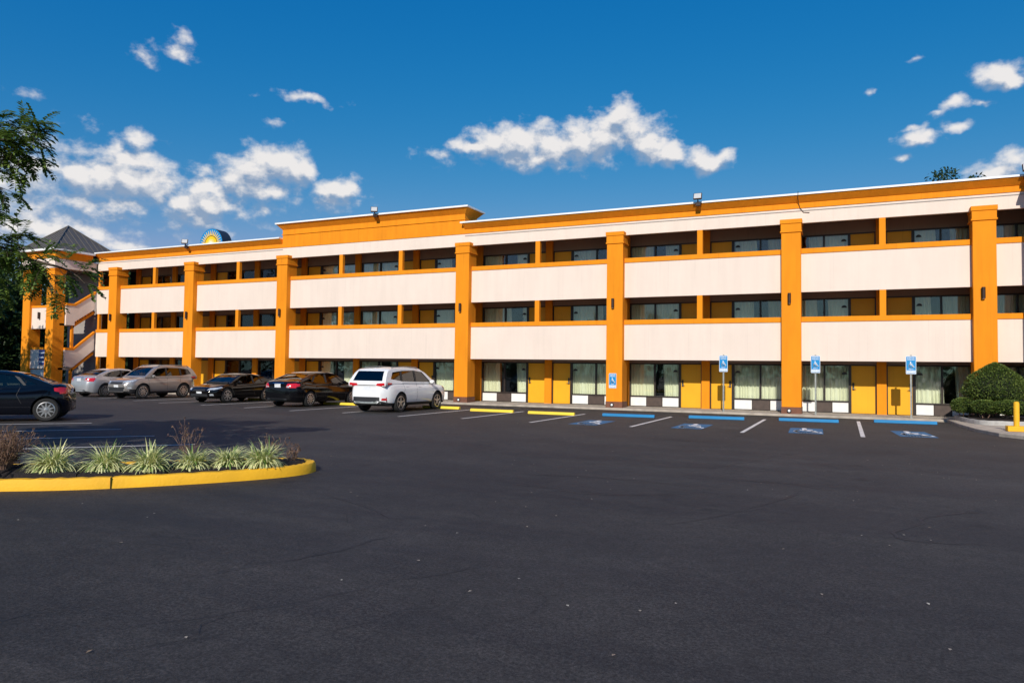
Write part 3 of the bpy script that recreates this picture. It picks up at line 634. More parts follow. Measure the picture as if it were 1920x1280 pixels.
mb = MB(); mb.lathe([(.15, -.022), (.15, -.018)], (0, 0, cz), 'y', 40); burst(mb, .12, .36, 24, -.019); mb.build('sun_core', mat('pale_core', (.95, .93, .75), .4, noise_amt=.03), SB)
mb = MB(); mb.box(-.5, -.4, .2, .6, 0, .85); mb.box(.4, .5, .2, .6, 0, .85); mb.build('support', STEEL, SB)

# ------------------------------------------------------------------ parking signs
WHEEL = [(0.02, .36), ]
def isa_symbol(scale, mb, toP, seg=14):
    """wheelchair user: head, trunk, legs, wheel; toP maps (x,z) to a 3D quad corner"""
    def strip(pts, w):
        for a, b in zip(pts, pts[1:]):
            d = Vector((b[0] - a[0], b[1] - a[1])); L = d.length or 1; nx, nz = -d.y / L * w / 2, d.x / L * w / 2; ex, ez = d.x / L * w * .25, d.y / L * w * .25
            mb.quad(*[toP(p[0] * scale, p[1] * scale) for p in ((a[0] + nx - ex, a[1] + nz - ez), (a[0] - nx - ex, a[1] - nz - ez), (b[0] - nx + ex, b[1] - nz + ez), (b[0] + nx + ex, b[1] + nz + ez))])
    hd = [(-.06 + .075 * math.cos(2 * math.pi * k / seg), .41 + .075 * math.sin(2 * math.pi * k / seg)) for k in range(seg)]
    n = len(mb.v); mb.v += [tuple(toP(a * scale, b * scale)) for a, b in hd]; mb.f.append(tuple(range(n, n + seg))); mb.m.append(0)
    strip([(-.05, .31), (-.04, -.02), (.19, -.04), (.30, -.33), (.40, -.30)], .13)
    strip([(-.04, .16), (.16, .15)], .09)
    strip([(-.02 + .27 * math.cos(R(a)), -.16 + .27 * math.sin(R(a))) for a in range(118, 345, 14)], .115)
def sign_panel(parent, y=0.0, w=.33, h=.66, extra=True):
    mb = MB(); rd = .03
    pts = []
    for cx, cz_, a0 in ((w / 2 - rd, h / 2 - rd, 0), (-w / 2 + rd, h / 2 - rd, 90), (-w / 2 + rd, -h / 2 + rd, 180), (w / 2 - rd, -h / 2 + rd, 270)):
        pts += [(cx + rd * math.cos(R(a0 + k * 22.5)), cz_ + rd * math.sin(R(a0 + k * 22.5))) for k in range(5)]
    mb.prism(pts, 'y', 0, -.004); p = mb.build('sign_plate', SIGNWHITE, parent)
    mb = MB(); mb.prism([(a * .93, b * .96) for a, b in pts], 'y', -.004, -.006); mb.build('sign_field', SIGNBLUE, p)
    text_mb('RESERVED', .07, SIGNWHITE, 'lettering', p, (0, -.008, h * .405), width=w * .74)
    text_mb('PARKING', .07, SIGNWHITE, 'lettering', p, (0, -.008, h * .295), width=w * .70)
    mb = MB(); isa_symbol(.24, mb, lambda a, b: (a, -.008, b + .01)); mb.build('wheelchair_symbol', SIGNWHITE, p, recalc=False)
    text_mb('PENALTY', .045, SIGNWHITE, 'lettering', p, (0, -.008, -h * .235), width=w * .45)
    mb = MB(); mb.box(-w * .43, w * .43, -.0075, -.006, -h * .455, -h * .29); b2 = mb.build('white_band', SIGNWHITE, p)
    text_mb('$100-500 FINE', .045, SIGNBLUE, 'lettering', p, (0, -.009, -h * .325), width=w * .74)
    text_mb('TOW-AWAY ZONE', .045, SIGNBLUE, 'lettering', p, (0, -.009, -h * .415), width=w * .74)
    return p
def post_sign(x, label):
    e = tag(empty('parking_sign', (x, -.42, WZ)), label, 'parking sign', 'blue reserved parking signs')
    mb = MB(); mb.box(-.03, -.024, -.015, .02, 0, 2.30); mb.box(.024, .03, -.015, .02, 0, 2.30); mb.box(-.024, .024, .014, .02, 0, 2.30)
    mb.build('post', STEEL, e)
    mb = MB(); mb.box(-.05, .05, -.04, .04, 0, .012); mb.build('foot_plate', STEEL, e)
    p = sign_panel(e); p.location = (0, -.018, 1.93)
    mb = MB(); mb.lathe([(.012, 0), (.012, -.01)], (0, -.006, .3), 'y', 8); mb.lathe([(.012, 0), (.012, -.01)], (0, -.006, -.31), 'y', 8); mb.build('bolt', STEEL, p)
post_sign(-4.42, 'blue reserved parking sign on a steel post, leftmost of the three on posts')
post_sign(-.99, 'blue reserved parking sign on a post, middle one of the three on posts')
post_sign(2.23, 'blue reserved parking sign on a post in front of the rightmost yellow door')
e = tag(empty('parking_sign', (X(5) - .06, -.302, 1.24)), 'blue reserved parking sign fixed flat to an orange column', 'parking sign', 'blue reserved parking signs')
sign_panel(e, h=.64)
e = tag(empty('room_sign', (-44.52, -2.455, 2.05)), 'navy sign with white lines on the lower tower wall', 'sign')
mb = MB(); mb.box(-.36, .36, -.03, 0, -.46, .46); mb.build('sign_board', NAVY, e)
mb = MB()
for k, zz in enumerate((.27, .0, -.27)):
    xx = -.28
    while xx < .26:
        ww = rnd.uniform(.03, .06); mb.box(xx, xx + ww, -.034, -.03, zz - .045, zz + .045); xx += ww + .02
mb.build('lettering', SIGNWHITE, e)

# ------------------------------------------------------------------ wheel stops
def stop(x, y, ln, m, rz, label, grp):
    mb = MB(); hw = .085
    mb.prism([(-hw, 0), (hw, 0), (hw * .8, .085), (hw * .45, .105), (-hw * .45, .105), (-hw * .8, .085)], 'x', -ln / 2, ln / 2)
    o = mb.build('wheel_stop', m, None, bevel=.012); o.location = (x, y, .002); o.rotation_euler = (0, 0, rz)
    tag(o, label, 'wheel stop', grp)
YL = 'yellow wheel stops'; BL = 'blue wheel stops'
stop(-12.50, -5.15, 1.85, SYEL, 0, 'yellow wheel stop in the first empty stall beside the white suv', YL)
stop(-9.95, -5.3, 1.85, SYEL, 0, 'yellow wheel stop nearest the column with the blue sign', YL)
stop(-15.25, -4.35, 1.75, SYEL, 0, 'yellow wheel stop half hidden in front of the white suv', YL)
stop(-20.35, -4.5, 1.75, SYEL, 0, 'yellow wheel stop at the nose of the black four-door sedan', YL)
stop(-25.9, -3.4, 1.85, SYEL, 0, 'yellow wheel stop behind the black coupe', YL)
stop(-7.12, -4.85, 1.9, SBLU, R(4), 'blue wheel stop at the foot of the column with the blue sign', BL)
stop(-4.12, -4.15, 1.9, SBLU, R(4), 'blue wheel stop below the leftmost post sign', BL)
stop(-1.12, -3.6, 1.9, SBLU, R(4), 'worn blue wheel stop below the middle post sign', BL)
stop(1.88, -2.5, 1.9, SBLU, R(3), 'blue wheel stop below the rightmost post sign', BL)

# ------------------------------------------------------------------ painted lines and symbols
def line(p, q, w=.10):
    d = Vector((q[0] - p[0], q[1] - p[1])); n_ = Vector((-d.y, d.x)).normalized() * w / 2; mb = MB(); N = max(4, int(d.length / .4))
    for i in range(N):
        a = Vector(p) + d * i / N; b = Vector(p) + d * (i + 1) / N
        mb.quad((a.x - n_.x, a.y - n_.y, .004), (b.x - n_.x, b.y - n_.y, .004), (b.x + n_.x, b.y + n_.y, .004), (a.x + n_.x, a.y + n_.y, .004))
    tag(mb.build('parking_line', LINEP), kind='structure')
for xl, ya, yb in ((-11.6, -9.25, -4.1), (-9.0, -9.55, -4.2), (-5.78, -9.42, -3.8), (-2.57, -9.68, -3.25), (.45, -9.3, -2.3), (-13.9, -9.57, -4.3), (-16.62, -9.1, -4), (-18.97, -9.25, -4), (-21.7, -8.8, -4), (-24.5, -8.4, -3.6),
                   (-27.2, -8.25, -3.6), (-29.8, -7.5, -3.4), (-32.9, -7.0, -3.2), (-35.6, -7.0, -3)):
    line((xl, ya), (xl, yb), .11)
dl = Vector((.675, .737))
for ex, ey in ((-19.2, -16.95), (-16.79, -17.84), (-14.6, -18.63), (-12.35, -19.48)):
    line((ex - dl.x * 5.2, ey - dl.y * 5.2), (ex, ey), .10)
for (cx_, cy_, rz) in ((-7.3, -8.4, 0), (-4.2, -8.1, 0), (-1.0, -7.95, R(2)), (1.75, -7.45, R(4))):
    c, s = math.cos(rz), math.sin(rz)
    T = lambda a, b, z, cx_=cx_, cy_=cy_, c=c, s=s: (cx_ + a * c - b * s, cy_ + a * s + b * c, z)
    mb = MB()
    for i in range(4):
        for j in range(5): mb.quad(*[T(-.45 + .9 * (i + p) / 4, -1.05 + 2.1 * (j + q) / 5, .004) for p, q in ((0, 0), (1, 0), (1, 1), (0, 1))])
    tag(mb.build('painted_blue_square', SYMB), kind='structure')
    mb = MB(); isa_symbol(1.0, mb, lambda a, b: T(a * .98, b * 2.0 + .05, .008))
    tag(mb.build('painted_wheelchair_symbol', SYMW, recalc=False), kind='structure')

# hairline cracks that were filled with sealant
SEAL = mat('crack_sealant', (.010, .010, .012), .55, noise_amt=.3, nscale=8)
rq = random.Random(9)
for pl in [[(1.62, -20.13), (1.32, -20.22), (0.85, -20.83), (0.78, -21.03), (0.81, -21.21), (0.6, -21.6), (0.46, -21.9), (0.48, -22.16), (0.61, -22.24), (0.9, -22.22), (1.17, -22.1)], [(-0.55, -19.76), (-0.9, -20.85), (-1.08, -21.3), (-1.25, -21.79), (-1.52, -22.31), (-1.78, -22.72)], [(-4.6, -26.6), (-4.58, -26.37), (-4.49, -26.09), (-4.39, -25.78), (-4.25, -25.56), (-4.09, -25.1), (-4.1, -24.69), (-3.99, -24.43)], [(-4.23, -27.44), (-3.98, -27.15), (-3.8, -26.97), (-3.69, -26.76), (-3.46, -26.46), (-3.33, -26.15), (-3.22, -25.92), (-3.17, -25.7), (-2.95, -25.43), (-2.7, -24.88)], [(-4.36, -20.95), (-3.84, -20.99), (-3.28, -21.23), (-2.72, -21.11), (-2.22, -20.83)], [(-4.42, -18.31), (-3.61, -18.08), (-2.8, -17.93), (-2.04, -17.57), (-1.64, -16.49), (-1.28, -15.22)], [(-1.51, -18.93), (-1.05, -18.85), (-0.6, -18.94), (-0.16, -19.34)], [(-3.58, -27.2), (-3.7, -27.07), (-3.68, -26.82)], [(-5.97, -23.0), (-5.13, -23.36), (-4.5, -23.78)], [(-4.78, -20.03), (-3.65, -19.71), (-2.78, -19.77), (-1.91, -19.85)], [(-4.88, -27.6), (-4.85, -27.41), (-4.73, -27.21), (-4.57, -26.89)]]:
    mb = MB(); pts = []
    for a, b in zip(pl, pl[1:]):
        d = Vector((b[0] - a[0], b[1] - a[1])); n_ = max(2, int(d.length / .12))
        for i in range(n_): pts.append(Vector(a) + d * i / n_ + Vector((rq.uniform(-.012, .012), rq.uniform(-.012, .012))))
    pts.append(Vector(pl[-1])); wk = .45 if pl[0][1] < -24.5 else 1.5; ws = [wk * (.004 + .018 * abs(noise.noise(Vector((q.x * 1.3, q.y * 1.3, 3))))) for q in pts]; ws[0] = ws[-1] = .001
    for i in range(len(pts) - 1):
        a, b = pts[i], pts[i + 1]; t = (b - a).normalized(); nn = Vector((-t.y, t.x))
        mb.quad((a.x - nn.x * ws[i], a.y - nn.y * ws[i], .003), (b.x - nn.x * ws[i + 1], b.y - nn.y * ws[i + 1], .003), (b.x + nn.x * ws[i + 1], b.y + nn.y * ws[i + 1], .003), (a.x + nn.x * ws[i], a.y + nn.y * ws[i], .003))
    tag(mb.build('sealed_crack', SEAL), kind='structure')
# ------------------------------------------------------------------ kerbed planting island
isl = [(-22.0, -33.6), (-14.2, -27.9), (-11.2, -25.7), (-9.80, -24.72), (-9.27, -24.36), (-8.76, -23.86), (-8.07, -22.98), (-7.68, -22.30), (-7.50, -21.80), (-7.56, -21.35), (-7.85, -21.06), (-8.36, -21.0), (-9.2, -21.85), (-11.0, -23.5), (-15, -26.4), (-22, -30.3)]
def smooth_loop(pts, n=3):
    for _ in range(n):
        q = []
        for i, p in enumerate(pts):
            b = pts[(i + 1) % len(pts)]; q += [(p[0] * .75 + b[0] * .25, p[1] * .75 + b[1] * .25), (p[0] * .25 + b[0] * .75, p[1] * .25 + b[1] * .75)]
        pts = q
    return pts
def kerb(pts, w, h, name, m, fill=None, fillz=.12, closed=True):
    N = len(pts); mb = MB(); inn = []
    for i in range(N):
        a = Vector(pts[(i - 1) % N]); b = Vector(pts[(i + 1) % N]); t = (b - a).normalized(); inn.append(Vector(pts[i]) + Vector((-t.y, t.x)) * w)
    rows = []
    for i in range(N):
        p = Vector(pts[i]); q = inn[i]; j = .006 * math.sin(i * 2.3)
        d = (q - p).normalized()
        rows.append([(p.x, p.y, 0), (p.x + d.x * .008, p.y + d.y * .008, h * .75), (p.x + d.x * .03, p.y + d.y * .03, h + j), (q.x - d.x * .02, q.y - d.y * .02, h + j), (q.x, q.y, h - .02), (q.x, q.y, 0)])
    n = len(mb.v)
    for rw in rows: mb.v += rw
    for i in range(N):
        j = (i + 1) % N
        for k in range(5): mb.f.append((n + i * 6 + k, n + j * 6 + k, n + j * 6 + k + 1, n + i * 6 + k + 1)); mb.m.append(0)
    k_ = tag(mb.build(name, m, smooth=True), kind='structure')
    if fill:
        mb = MB(); mb.v = [(q.x, q.y, fillz) for q in inn]; mb.f = [tuple(range(N))]; mb.m = [0]
        me = mb.build('mulch_bed', fill); 
        bm = bmesh.new(); bm.from_mesh(me.data); bmesh.ops.triangulate(bm, faces=bm.faces)
        for _ in range(5): bmesh.ops.subdivide_edges(bm, edges=[e for e in bm.edges if e.calc_length() > .12], cuts=1)
        for v in bm.verts:
            if not v.is_boundary: v.co.z += .05 + .035 * noise.noise(v.co * 2.0) + .025 * noise.noise(v.co * 14) + .01
        bm.to_mesh(me.data); bm.free(); tag(me, kind='structure')
    return k_
kerb(smooth_loop(isl[::1]), .17, .145, 'yellow_kerb', KYEL, MULCH, .11)
for jx, jy, nx_, ny_ in ((-8.84, -23.95, -.62, .72), (-7.66, -22.17, -.93, .37), (-10.6, -25.3, -.5, .85)):
    mb = MB(); mb.box(-.003, .003, -.005, .17, 0, .148); o = mb.build('kerb_joint', mat('dirty_joint', (.16, .09, .02), .9, noise_amt=.3)); o.location = (jx, jy, 0); o.rotation_euler = (0, 0, math.atan2(ny_, nx_) - R(90)); tag(o, kind='structure')
# ------------------------------------------------------------------ right hand corner: concrete apron, bed, bollard
ap = [(3.30, 1.4), (3.32, -.9), (3.38, -3.2), (3.52, -5.3), (3.85, -6.9), (4.3, -7.6), (6, -8.6), (9, -9), (12, -9), (12, 1.4)]
mb = MB(); mb.prism(ap, 'z', -.05, .10); tag(mb.build('concrete_apron', CONC, bevel=.02), kind='structure')
bed = [(3.62, .6), (3.55, -1.3), (3.75, -3.0), (4.15, -3.5), (5.2, -3.3), (8.0, -3.2), (8.0, .6)]
bed = smooth_loop(bed, 2)
kerb(bed, .12, .24, 'bed_kerb', mat('pale_concrete', (.42, .40, .37), .85, noise_amt=.25, nscale=5, bump=.4), MULCH, .2)
mb = MB(); mb.box(4.18, 7, -6.15, -5.78, .1, .25); tag(mb.build('yellow_kerb_block', KYEL, bevel=.02), kind='structure')
e = tag(empty('bollard', (4.42, -5.97, .25)), 'yellow steel bollard on the yellow kerb at the right corner', 'bollard')
mb = MB(); mb.lathe([(.072, 0), (.072, .64), (.06, .675), (.03, .69)], (0, 0, 0), 'z', 20); mb.build('bollard_pipe', KYEL, e, smooth=True)

# ------------------------------------------------------------------ foliage
def leaf(mb, p, d, up, ln, w, tone):
    """one pointed leaf, two faces folded on the midrib"""
    side = d.cross(up)
    if side.length < 1e-3: side = d.cross(Vector((1, 0, .3)))
    side.normalize(); nrm = side.cross(d).normalized(); n = len(mb.v); m = p + d * ln * .5
    mb.v += [tuple(p), tuple(m + side * w / 2 + nrm * w * .12), tuple(p + d * ln), tuple(m - side * w / 2 + nrm * w * .12)]
    mb.f += [(n, n + 1, n + 2), (n, n + 2, n + 3)]; mb.m += [0, 0]; mb.tone += [tone, tone * .9]
def rvec(rn): 
    while True:
        v = Vector((rn.uniform(-1, 1), rn.uniform(-1, 1), rn.uniform(-1, 1)))
        if .05 < v.length < 1: return v.normalized()
def spray(mb, rn, c, n, rad, ln, w, flat=.6, droop=.3, tone0=.5):
    """a clump of leaves scattered through a flattened blob"""
    for _ in range(n):
        o = rvec(rn) * rad * rn.random() ** .45; o.z *= flat
        d = (o.normalized() * .6 + rvec(rn) * .8 + Vector((0, 0, -droop))).normalized()
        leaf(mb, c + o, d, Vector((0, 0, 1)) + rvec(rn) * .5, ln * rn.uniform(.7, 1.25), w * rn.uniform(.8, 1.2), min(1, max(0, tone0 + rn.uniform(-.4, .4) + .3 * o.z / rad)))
def tree(name, loc, h, crown_r, crown_z, label, group, seed, clumps=60, leaves=60, lsz=.22, m=LEAF2, trunk_r=.22, flat=.75):
    rn = random.Random(seed); e = tag(empty(name, loc), label, 'tree', group)
    tb = MB(); top = Vector((rn.uniform(-.4, .4), rn.uniform(-.4, .4), h * .62)); tb.tube([(0, 0, 0), (0, 0, .4), tuple(top * .5), tuple(top)], [trunk_r * 1.3, trunk_r, trunk_r * .75, trunk_r * .45], 10)
    mb = MB(); mb.tone = []
    cz_ = crown_z; vr = (h - cz_)
    for k in range(clumps):
        d = rvec(rn); rad = rn.uniform(.45, 1.0) ** .6
        wob = 1 + .25 * noise.noise(d * 2.2 + Vector((seed, 0, 0)))
        c = Vector((d.x * crown_r * rad * wob, d.y * crown_r * rad * wob, cz_ + d.z * vr * rad * wob * (flat if d.z < 0 else 1)))
        if k % 4 == 0: tb.tube([tuple(top * .8), tuple((top * .8 + c) * .5 + Vector((0, 0, .3))), tuple(c)], [trunk_r * .35, trunk_r * .2, .02], 6)
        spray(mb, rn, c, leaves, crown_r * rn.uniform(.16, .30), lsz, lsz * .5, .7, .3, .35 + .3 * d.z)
    tb.build('trunk', BARK, e, smooth=True); mb.build('crown', m, e, recalc=False)
    return e
# honey locust over the island: crown reaches in from the left
def locust():
    rn = random.Random(3); base = Vector((-14.2, -26.0, .12))
    e = tag(empty('locust_tree', tuple(base)), 'leafy tree whose drooping branches hang in from the left edge', 'tree')
    tb = MB(); mb = MB(); mb.tone = []
    tb.tube([(0, 0, 0), (.05, .05, 1.2), (.2, .25, 2.4), (.3, .5, 3.4)], [.17, .13, .115, .09], 12)
    fork = Vector((.3, .5, 3.4)); low = Vector((.15, .2, 2.3))
    def pinnate(p, d, ln):
        """compound leaf: rachis with paired leaflets"""
        d = d.normalized(); up = Vector((0, 0, 1)); s = d.cross(up)
        if s.length < .05: s = Vector((1, 0, 0))
        s.normalize(); n = 7; q = p.copy(); dd = d.copy(); pts = [tuple(q)]
        tn = rn.uniform(.1, .9)
        for i in range(n):
            q = q + dd * ln / n; dd = (dd + Vector((0, 0, -.13))).normalized(); pts.append(tuple(q))
            for sg in (-1, 1):
                leaf(mb, q, (s * sg + dd * .45 + Vector((0, 0, rn.uniform(-.25, .1)))).normalized(), up, rn.uniform(.075, .12), .052, min(1, max(0, tn + rn.uniform(-.2, .2))))
        leaf(mb, q, dd, up, .08, .032, tn)
        tb.tube(pts[::3] + [pts[-1]], .0025, 3, caps=False)
    def twig(a, b, dens=1.0, sag=.2, r0=.03):
        a = Vector(a); b = Vector(b); L = (b - a).length; n = 7; pts = []
        w1 = rvec(rn) * L * .05
        for i in range(n + 1):
            t = i / n; p = a.lerp(b, t) + Vector((0, 0, sag * math.sin(math.pi * t) * L * .35)) + w1 * math.sin(t * 5); pts.append(p)
        tb.tube([tuple(p) for p in pts], [max(.005, r0 * (1 - t / n * .85)) for t in range(n + 1)], 6)
        N = int(L * 14 * dens)
        for k in range(N):
            t = rn.uniform(.22, 1) ** .8; i = min(n - 1, int(t * n)); p = pts[i].lerp(pts[i + 1], t * n - i); dr = (pts[i + 1] - pts[i]).normalized()
            sd = (rvec(rn) + dr * .6 + Vector((0, 0, .05))).normalized()
            q = p + sd * rn.uniform(.08, .32); tb.tube([tuple(p), tuple(q)], .004, 3, caps=False)
            for _ in range(3): pinnate(q, (sd + rvec(rn) * .7 + Vector((0, 0, -.15))).normalized(), rn.uniform(.2, .34))
    b = base
    W = lambda x, y, z: (x - b.x, y - b.y, z - b.z)
    # limbs that reach into the picture
    limbs = [
        (fork, W(-11.75, -23.85, 5.05), 1.3, .2), (W(-12.2, -24.1, 4.9), W(-11.25, -23.62, 5.12), 1.7, .08), (W(-12.1, -24.1, 4.8), W(-11.45, -23.75, 4.75), 1.9, .1), (W(-12.4, -24.2, 4.6), W(-11.70, -23.85, 4.30), 1.4, .1), (W(-12.4, -24.1, 5.0), W(-11.85, -23.8, 5.15), 1.3, .05),
        (low, W(-11.35, -23.65, 3.38), 1.2, .30), (W(-11.9, -24.0, 3.4), W(-11.05, -23.50, 3.12), 1.3, .15), (W(-11.45, -23.7, 3.3), W(-10.90, -23.42, 2.70), .9, .45), (W(-11.2, -23.55, 3.2), W(-10.55, -23.25, 2.85), .7, .4),
        (W(-12.3, -24.2, 3.5), W(-11.75, -23.85, 3.45), 1.5, .1), (W(-12.3, -24.2, 3.1), W(-11.75, -23.85, 2.95), 1.4, .1), (W(-12.6, -24.3, 2.9), W(-11.95, -23.9, 2.6), 1.2, .1), (W(-12.6, -24.3, 4.0), W(-12.0, -24.0, 3.95), 1.0, .1),
    ]
    for a, c, dn, sg in limbs: twig(a, c, dn, sg)
    # rest of the crown, out of the frame but casting shade
    for k in range(46):
        d = rvec(rn); c = Vector((-.6 + d.x * 2.6, .3 + d.y * 2.4, 4.5 + d.z * 1.5 + .5))
        if (c + b).x > -12.9 and (c + b).y > -26.0: continue
        twig(fork if c.z > 3.6 else low, c, .9, .15, .035)
    tb.build('trunk', BARK, e, smooth=True); mb.build('crown', LEAF, e, recalc=False)
locust()
# trees beyond the tower and behind the roof
TG = 'trees beyond the stair tower'
for i, (x, y, h, cr, lb) in enumerate(((-66, 5, 10.8, 4.6, 'broad dark tree just left of the stair tower'), (-61, 14, 11.5, 4.6, 'tall dark tree seen through the open stair tower'), (-76, 14, 13.0, 6.0, 'wide dark tree at the far left beyond the lot'),
                                     (-71, -3, 8.0, 4.2, 'lower green tree at the left edge behind the navy sedan'), (-92, 20, 14, 7.5, 'distant dark tree filling the gap at the far left edge'))):
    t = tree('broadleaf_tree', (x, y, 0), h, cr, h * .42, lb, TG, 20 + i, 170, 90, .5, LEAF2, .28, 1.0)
tree('broadleaf_tree', (6.0, 20, 0), 14.0, 2.6, 11.2, 'tree whose round top shows above the roof at the right', None, 41, 60, 80, .24, LEAF2, .28, .9)
mb = MB(); mb.tone = []; rn = random.Random(5)
for k in range(260):
    c = Vector((rn.uniform(-135, -66), rn.uniform(22, 44), 0)); c.z = rn.uniform(.5, 7)
    spray(mb, rn, c, 26, 2.0, .8, .5, .8, .2, .3)
tag(mb.build('far_woods', LEAF2, recalc=False), 'dark woods beyond the lot at the far left', 'woods', kind='stuff')
mb = MB(); mb.tone = []  # unseen woods added behind the camera for glass and paint to reflect
for k in range(420):
    c = Vector((rn.uniform(-120, 70), rn.uniform(-96, -82), 0)); c.z = rn.uniform(.3, 10.5) * (.8 + .2 * math.sin(c.x * .13))
    spray(mb, rn, c, 22, 2.6, 1.3, .8, .8, .2, .3)
tag(mb.build('reflection_woods', LEAF2, recalc=False), 'unseen woods behind the camera, added for reflections in the window panes and car paint', 'woods', kind='stuff')
# unseen tree added left of the picture to cast shade on the tower foot
tree('broadleaf_tree', (-42.2, -16.5, 0), 11.2, 4.3, 7.2, 'unseen tree added outside the left edge to shade the foot of the stair tower', None, 61, 90, 70, .34, LEAF2, .28, .9)

def shell_bush(name, loc, prof, label, group, n, seed, cat='shrub', lsz=.055, stems=True, m=LEAFB):
    """clipped shrub: profile (radius,z); leaves in a shell, uneven, over a dark twig core"""
    rn = random.Random(seed); e = tag(empty(name, loc), label, cat, group)
    mb = MB(); mb.tone = []; z0, z1 = prof[0][1], prof[-1][1]
    for _ in range(n):
        z = z0 + (z1 - z0) * rn.random() ** .9; rad = interp(z, [(b, a) for a, b in prof]); a = rn.uniform(0, 6.283)
        ft = 1 + .17 * noise.noise(Vector((math.cos(a) * 2.6, math.sin(a) * 2.6, z * 3 + seed)))
        inn = rn.choice((1, 1, 1, 1.03, .93, .85, .7)) * (1.07 if rn.random() < .02 else 1); q = Vector((math.cos(a) * rad * ft * inn, math.sin(a) * rad * ft * inn, z))
        d = (Vector((math.cos(a), math.sin(a), .35)) + rvec(rn) * 1.0).normalized()
        leaf(mb, q, d, Vector((0, 0, 1)) + rvec(rn) * .6, lsz * rn.uniform(.7, 1.3), lsz * .6, min(1, max(0, rn.gauss(.4, .25))))
    # top cap
    for _ in range(n // 8):
        a = rn.uniform(0, 6.283); rd = prof[-1][0] * rn.random() ** .5; q = Vector((math.cos(a) * rd, math.sin(a) * rd, z1 + rn.uniform(-.03, .02)))
        leaf(mb, q, (Vector((0, 0, 1)) + rvec(rn)).normalized(), rvec(rn), lsz, lsz * .6, rn.uniform(.2, .9))
    mb.build('crown', m, e, recalc=False)
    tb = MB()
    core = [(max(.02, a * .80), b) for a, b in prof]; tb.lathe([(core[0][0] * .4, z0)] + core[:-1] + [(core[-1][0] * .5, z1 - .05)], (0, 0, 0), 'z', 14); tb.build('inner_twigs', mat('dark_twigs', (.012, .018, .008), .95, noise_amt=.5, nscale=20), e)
    if stems:
        tb = MB()
        for k in range(5):
            a = k * 1.3 + seed; tb.tube([(math.cos(a) * .08, math.sin(a) * .08, 0), (math.cos(a) * .16, math.sin(a) * .16, z0 * .6), (math.cos(a) * .2, math.sin(a) * .2, z0 + .15)], [.02, .016, .01], 6)
        tb.build('stem', DRY, e)
    return e
shell_bush('topiary_shrub', (4.70, -1.15, .2), [(.50, .62), (.84, .72), (.95, .95), (.86, 1.2), (.66, 1.48), (.41, 1.68), (.18, 1.82), (.05, 1.87)], 'big clipped shrub with a pointed dome top before the right column', None, 16000, 5)
LG = 'low clipped hedge plants in the corner bed'
shell_bush('low_shrub', (3.78, -1.35, .2), [(.22, .18), (.36, .26), (.40, .42), (.34, .58), (.18, .66)], 'small rounded shrub at the left end of the corner bed', LG, 4200, 8, lsz=.05)
shell_bush('low_shrub', (4.25, -2.1, .2), [(.22, .22), (.36, .30), (.40, .44), (.34, .56), (.18, .62)], 'small shrub with bare stems in the middle of the corner bed', LG, 4200, 9, lsz=.05)
shell_bush('low_shrub', (4.95, -2.2, .2), [(.26, .20), (.46, .30), (.50, .44), (.44, .58), (.2, .64)], 'wider low shrub beside the yellow bollard', LG, 5200, 10, lsz=.05)
# variegated lilyturf clumps on the island
def liriope(x, y, s, seed, label):
    rn = random.Random(seed); mb = MB(); mb.tone = []
    for k in range(640):
        a = rn.uniform(0, 6.283); L = s * rn.uniform(.26, .62) * .9; lean = rn.uniform(.4, 1.6) * (1 if k % 9 else .4); b0 = Vector((rn.gauss(0, .05), rn.gauss(0, .05), 0)) * s
        out = Vector((math.cos(a), math.sin(a), 0)); side = Vector((-out.y, out.x, 0)); p = b0.copy(); th = R(90) - lean * .55; n = 6; w0 = rn.uniform(.007, .0125)
        tone = rn.choice((.15, .6, .9, 1.0, .75, .95)); twist = rn.uniform(-.5, .5)
        rows = []
        for i in range(n + 1):
            t = i / n; w = w0 * (1 - t ** 2.5) + .0008; sd = (side + Vector((0, 0, twist * t))).normalized()
            rows.append((p - sd * w, p, p + sd * w)); p = p + (out * math.cos(th) + Vector((0, 0, math.sin(th)))) * (L / n); th -= lean * .42
            if p.z < .01: p.z = .01
        for i in range(n):
            q, r_ = rows[i], rows[i + 1]; m_ = len(mb.v); mb.v += [tuple(v) for v in (*q, *r_)]
            mb.f += [(m_, m_ + 1, m_ + 4, m_ + 3), (m_ + 1, m_ + 2, m_ + 5, m_ + 4)]; mb.m += [0, 0]; mb.tone += [tone, max(0, tone - .30)]
    o = mb.build('lilyturf_clump', BLADE, None, recalc=False); o.location = (x, y, .135); tag(o, label, 'plant', 'variegated grass clumps on the yellow kerbed island')
cl = [(-9.98, -23.98, 1.0, 'big striped grass clump beside the dry shrub at the left edge'), (-9.48, -23.55, .95, 'striped grass clump, second from the left edge of the island'), (-8.98, -23.25, .95, 'striped grass clump in front of the bare reddish twigs'),
      (-8.62, -22.80, .78, 'small low striped grass clump in the middle of the island row'), (-8.33, -22.42, .85, 'striped grass clump with upright blades, second from the island tip'), (-7.98, -22.10, .95, 'striped grass clump nearest the rounded tip of the island')]
for i, (x, y, s, lb) in enumerate(cl): liriope(x, y, s, 100 + i, lb)
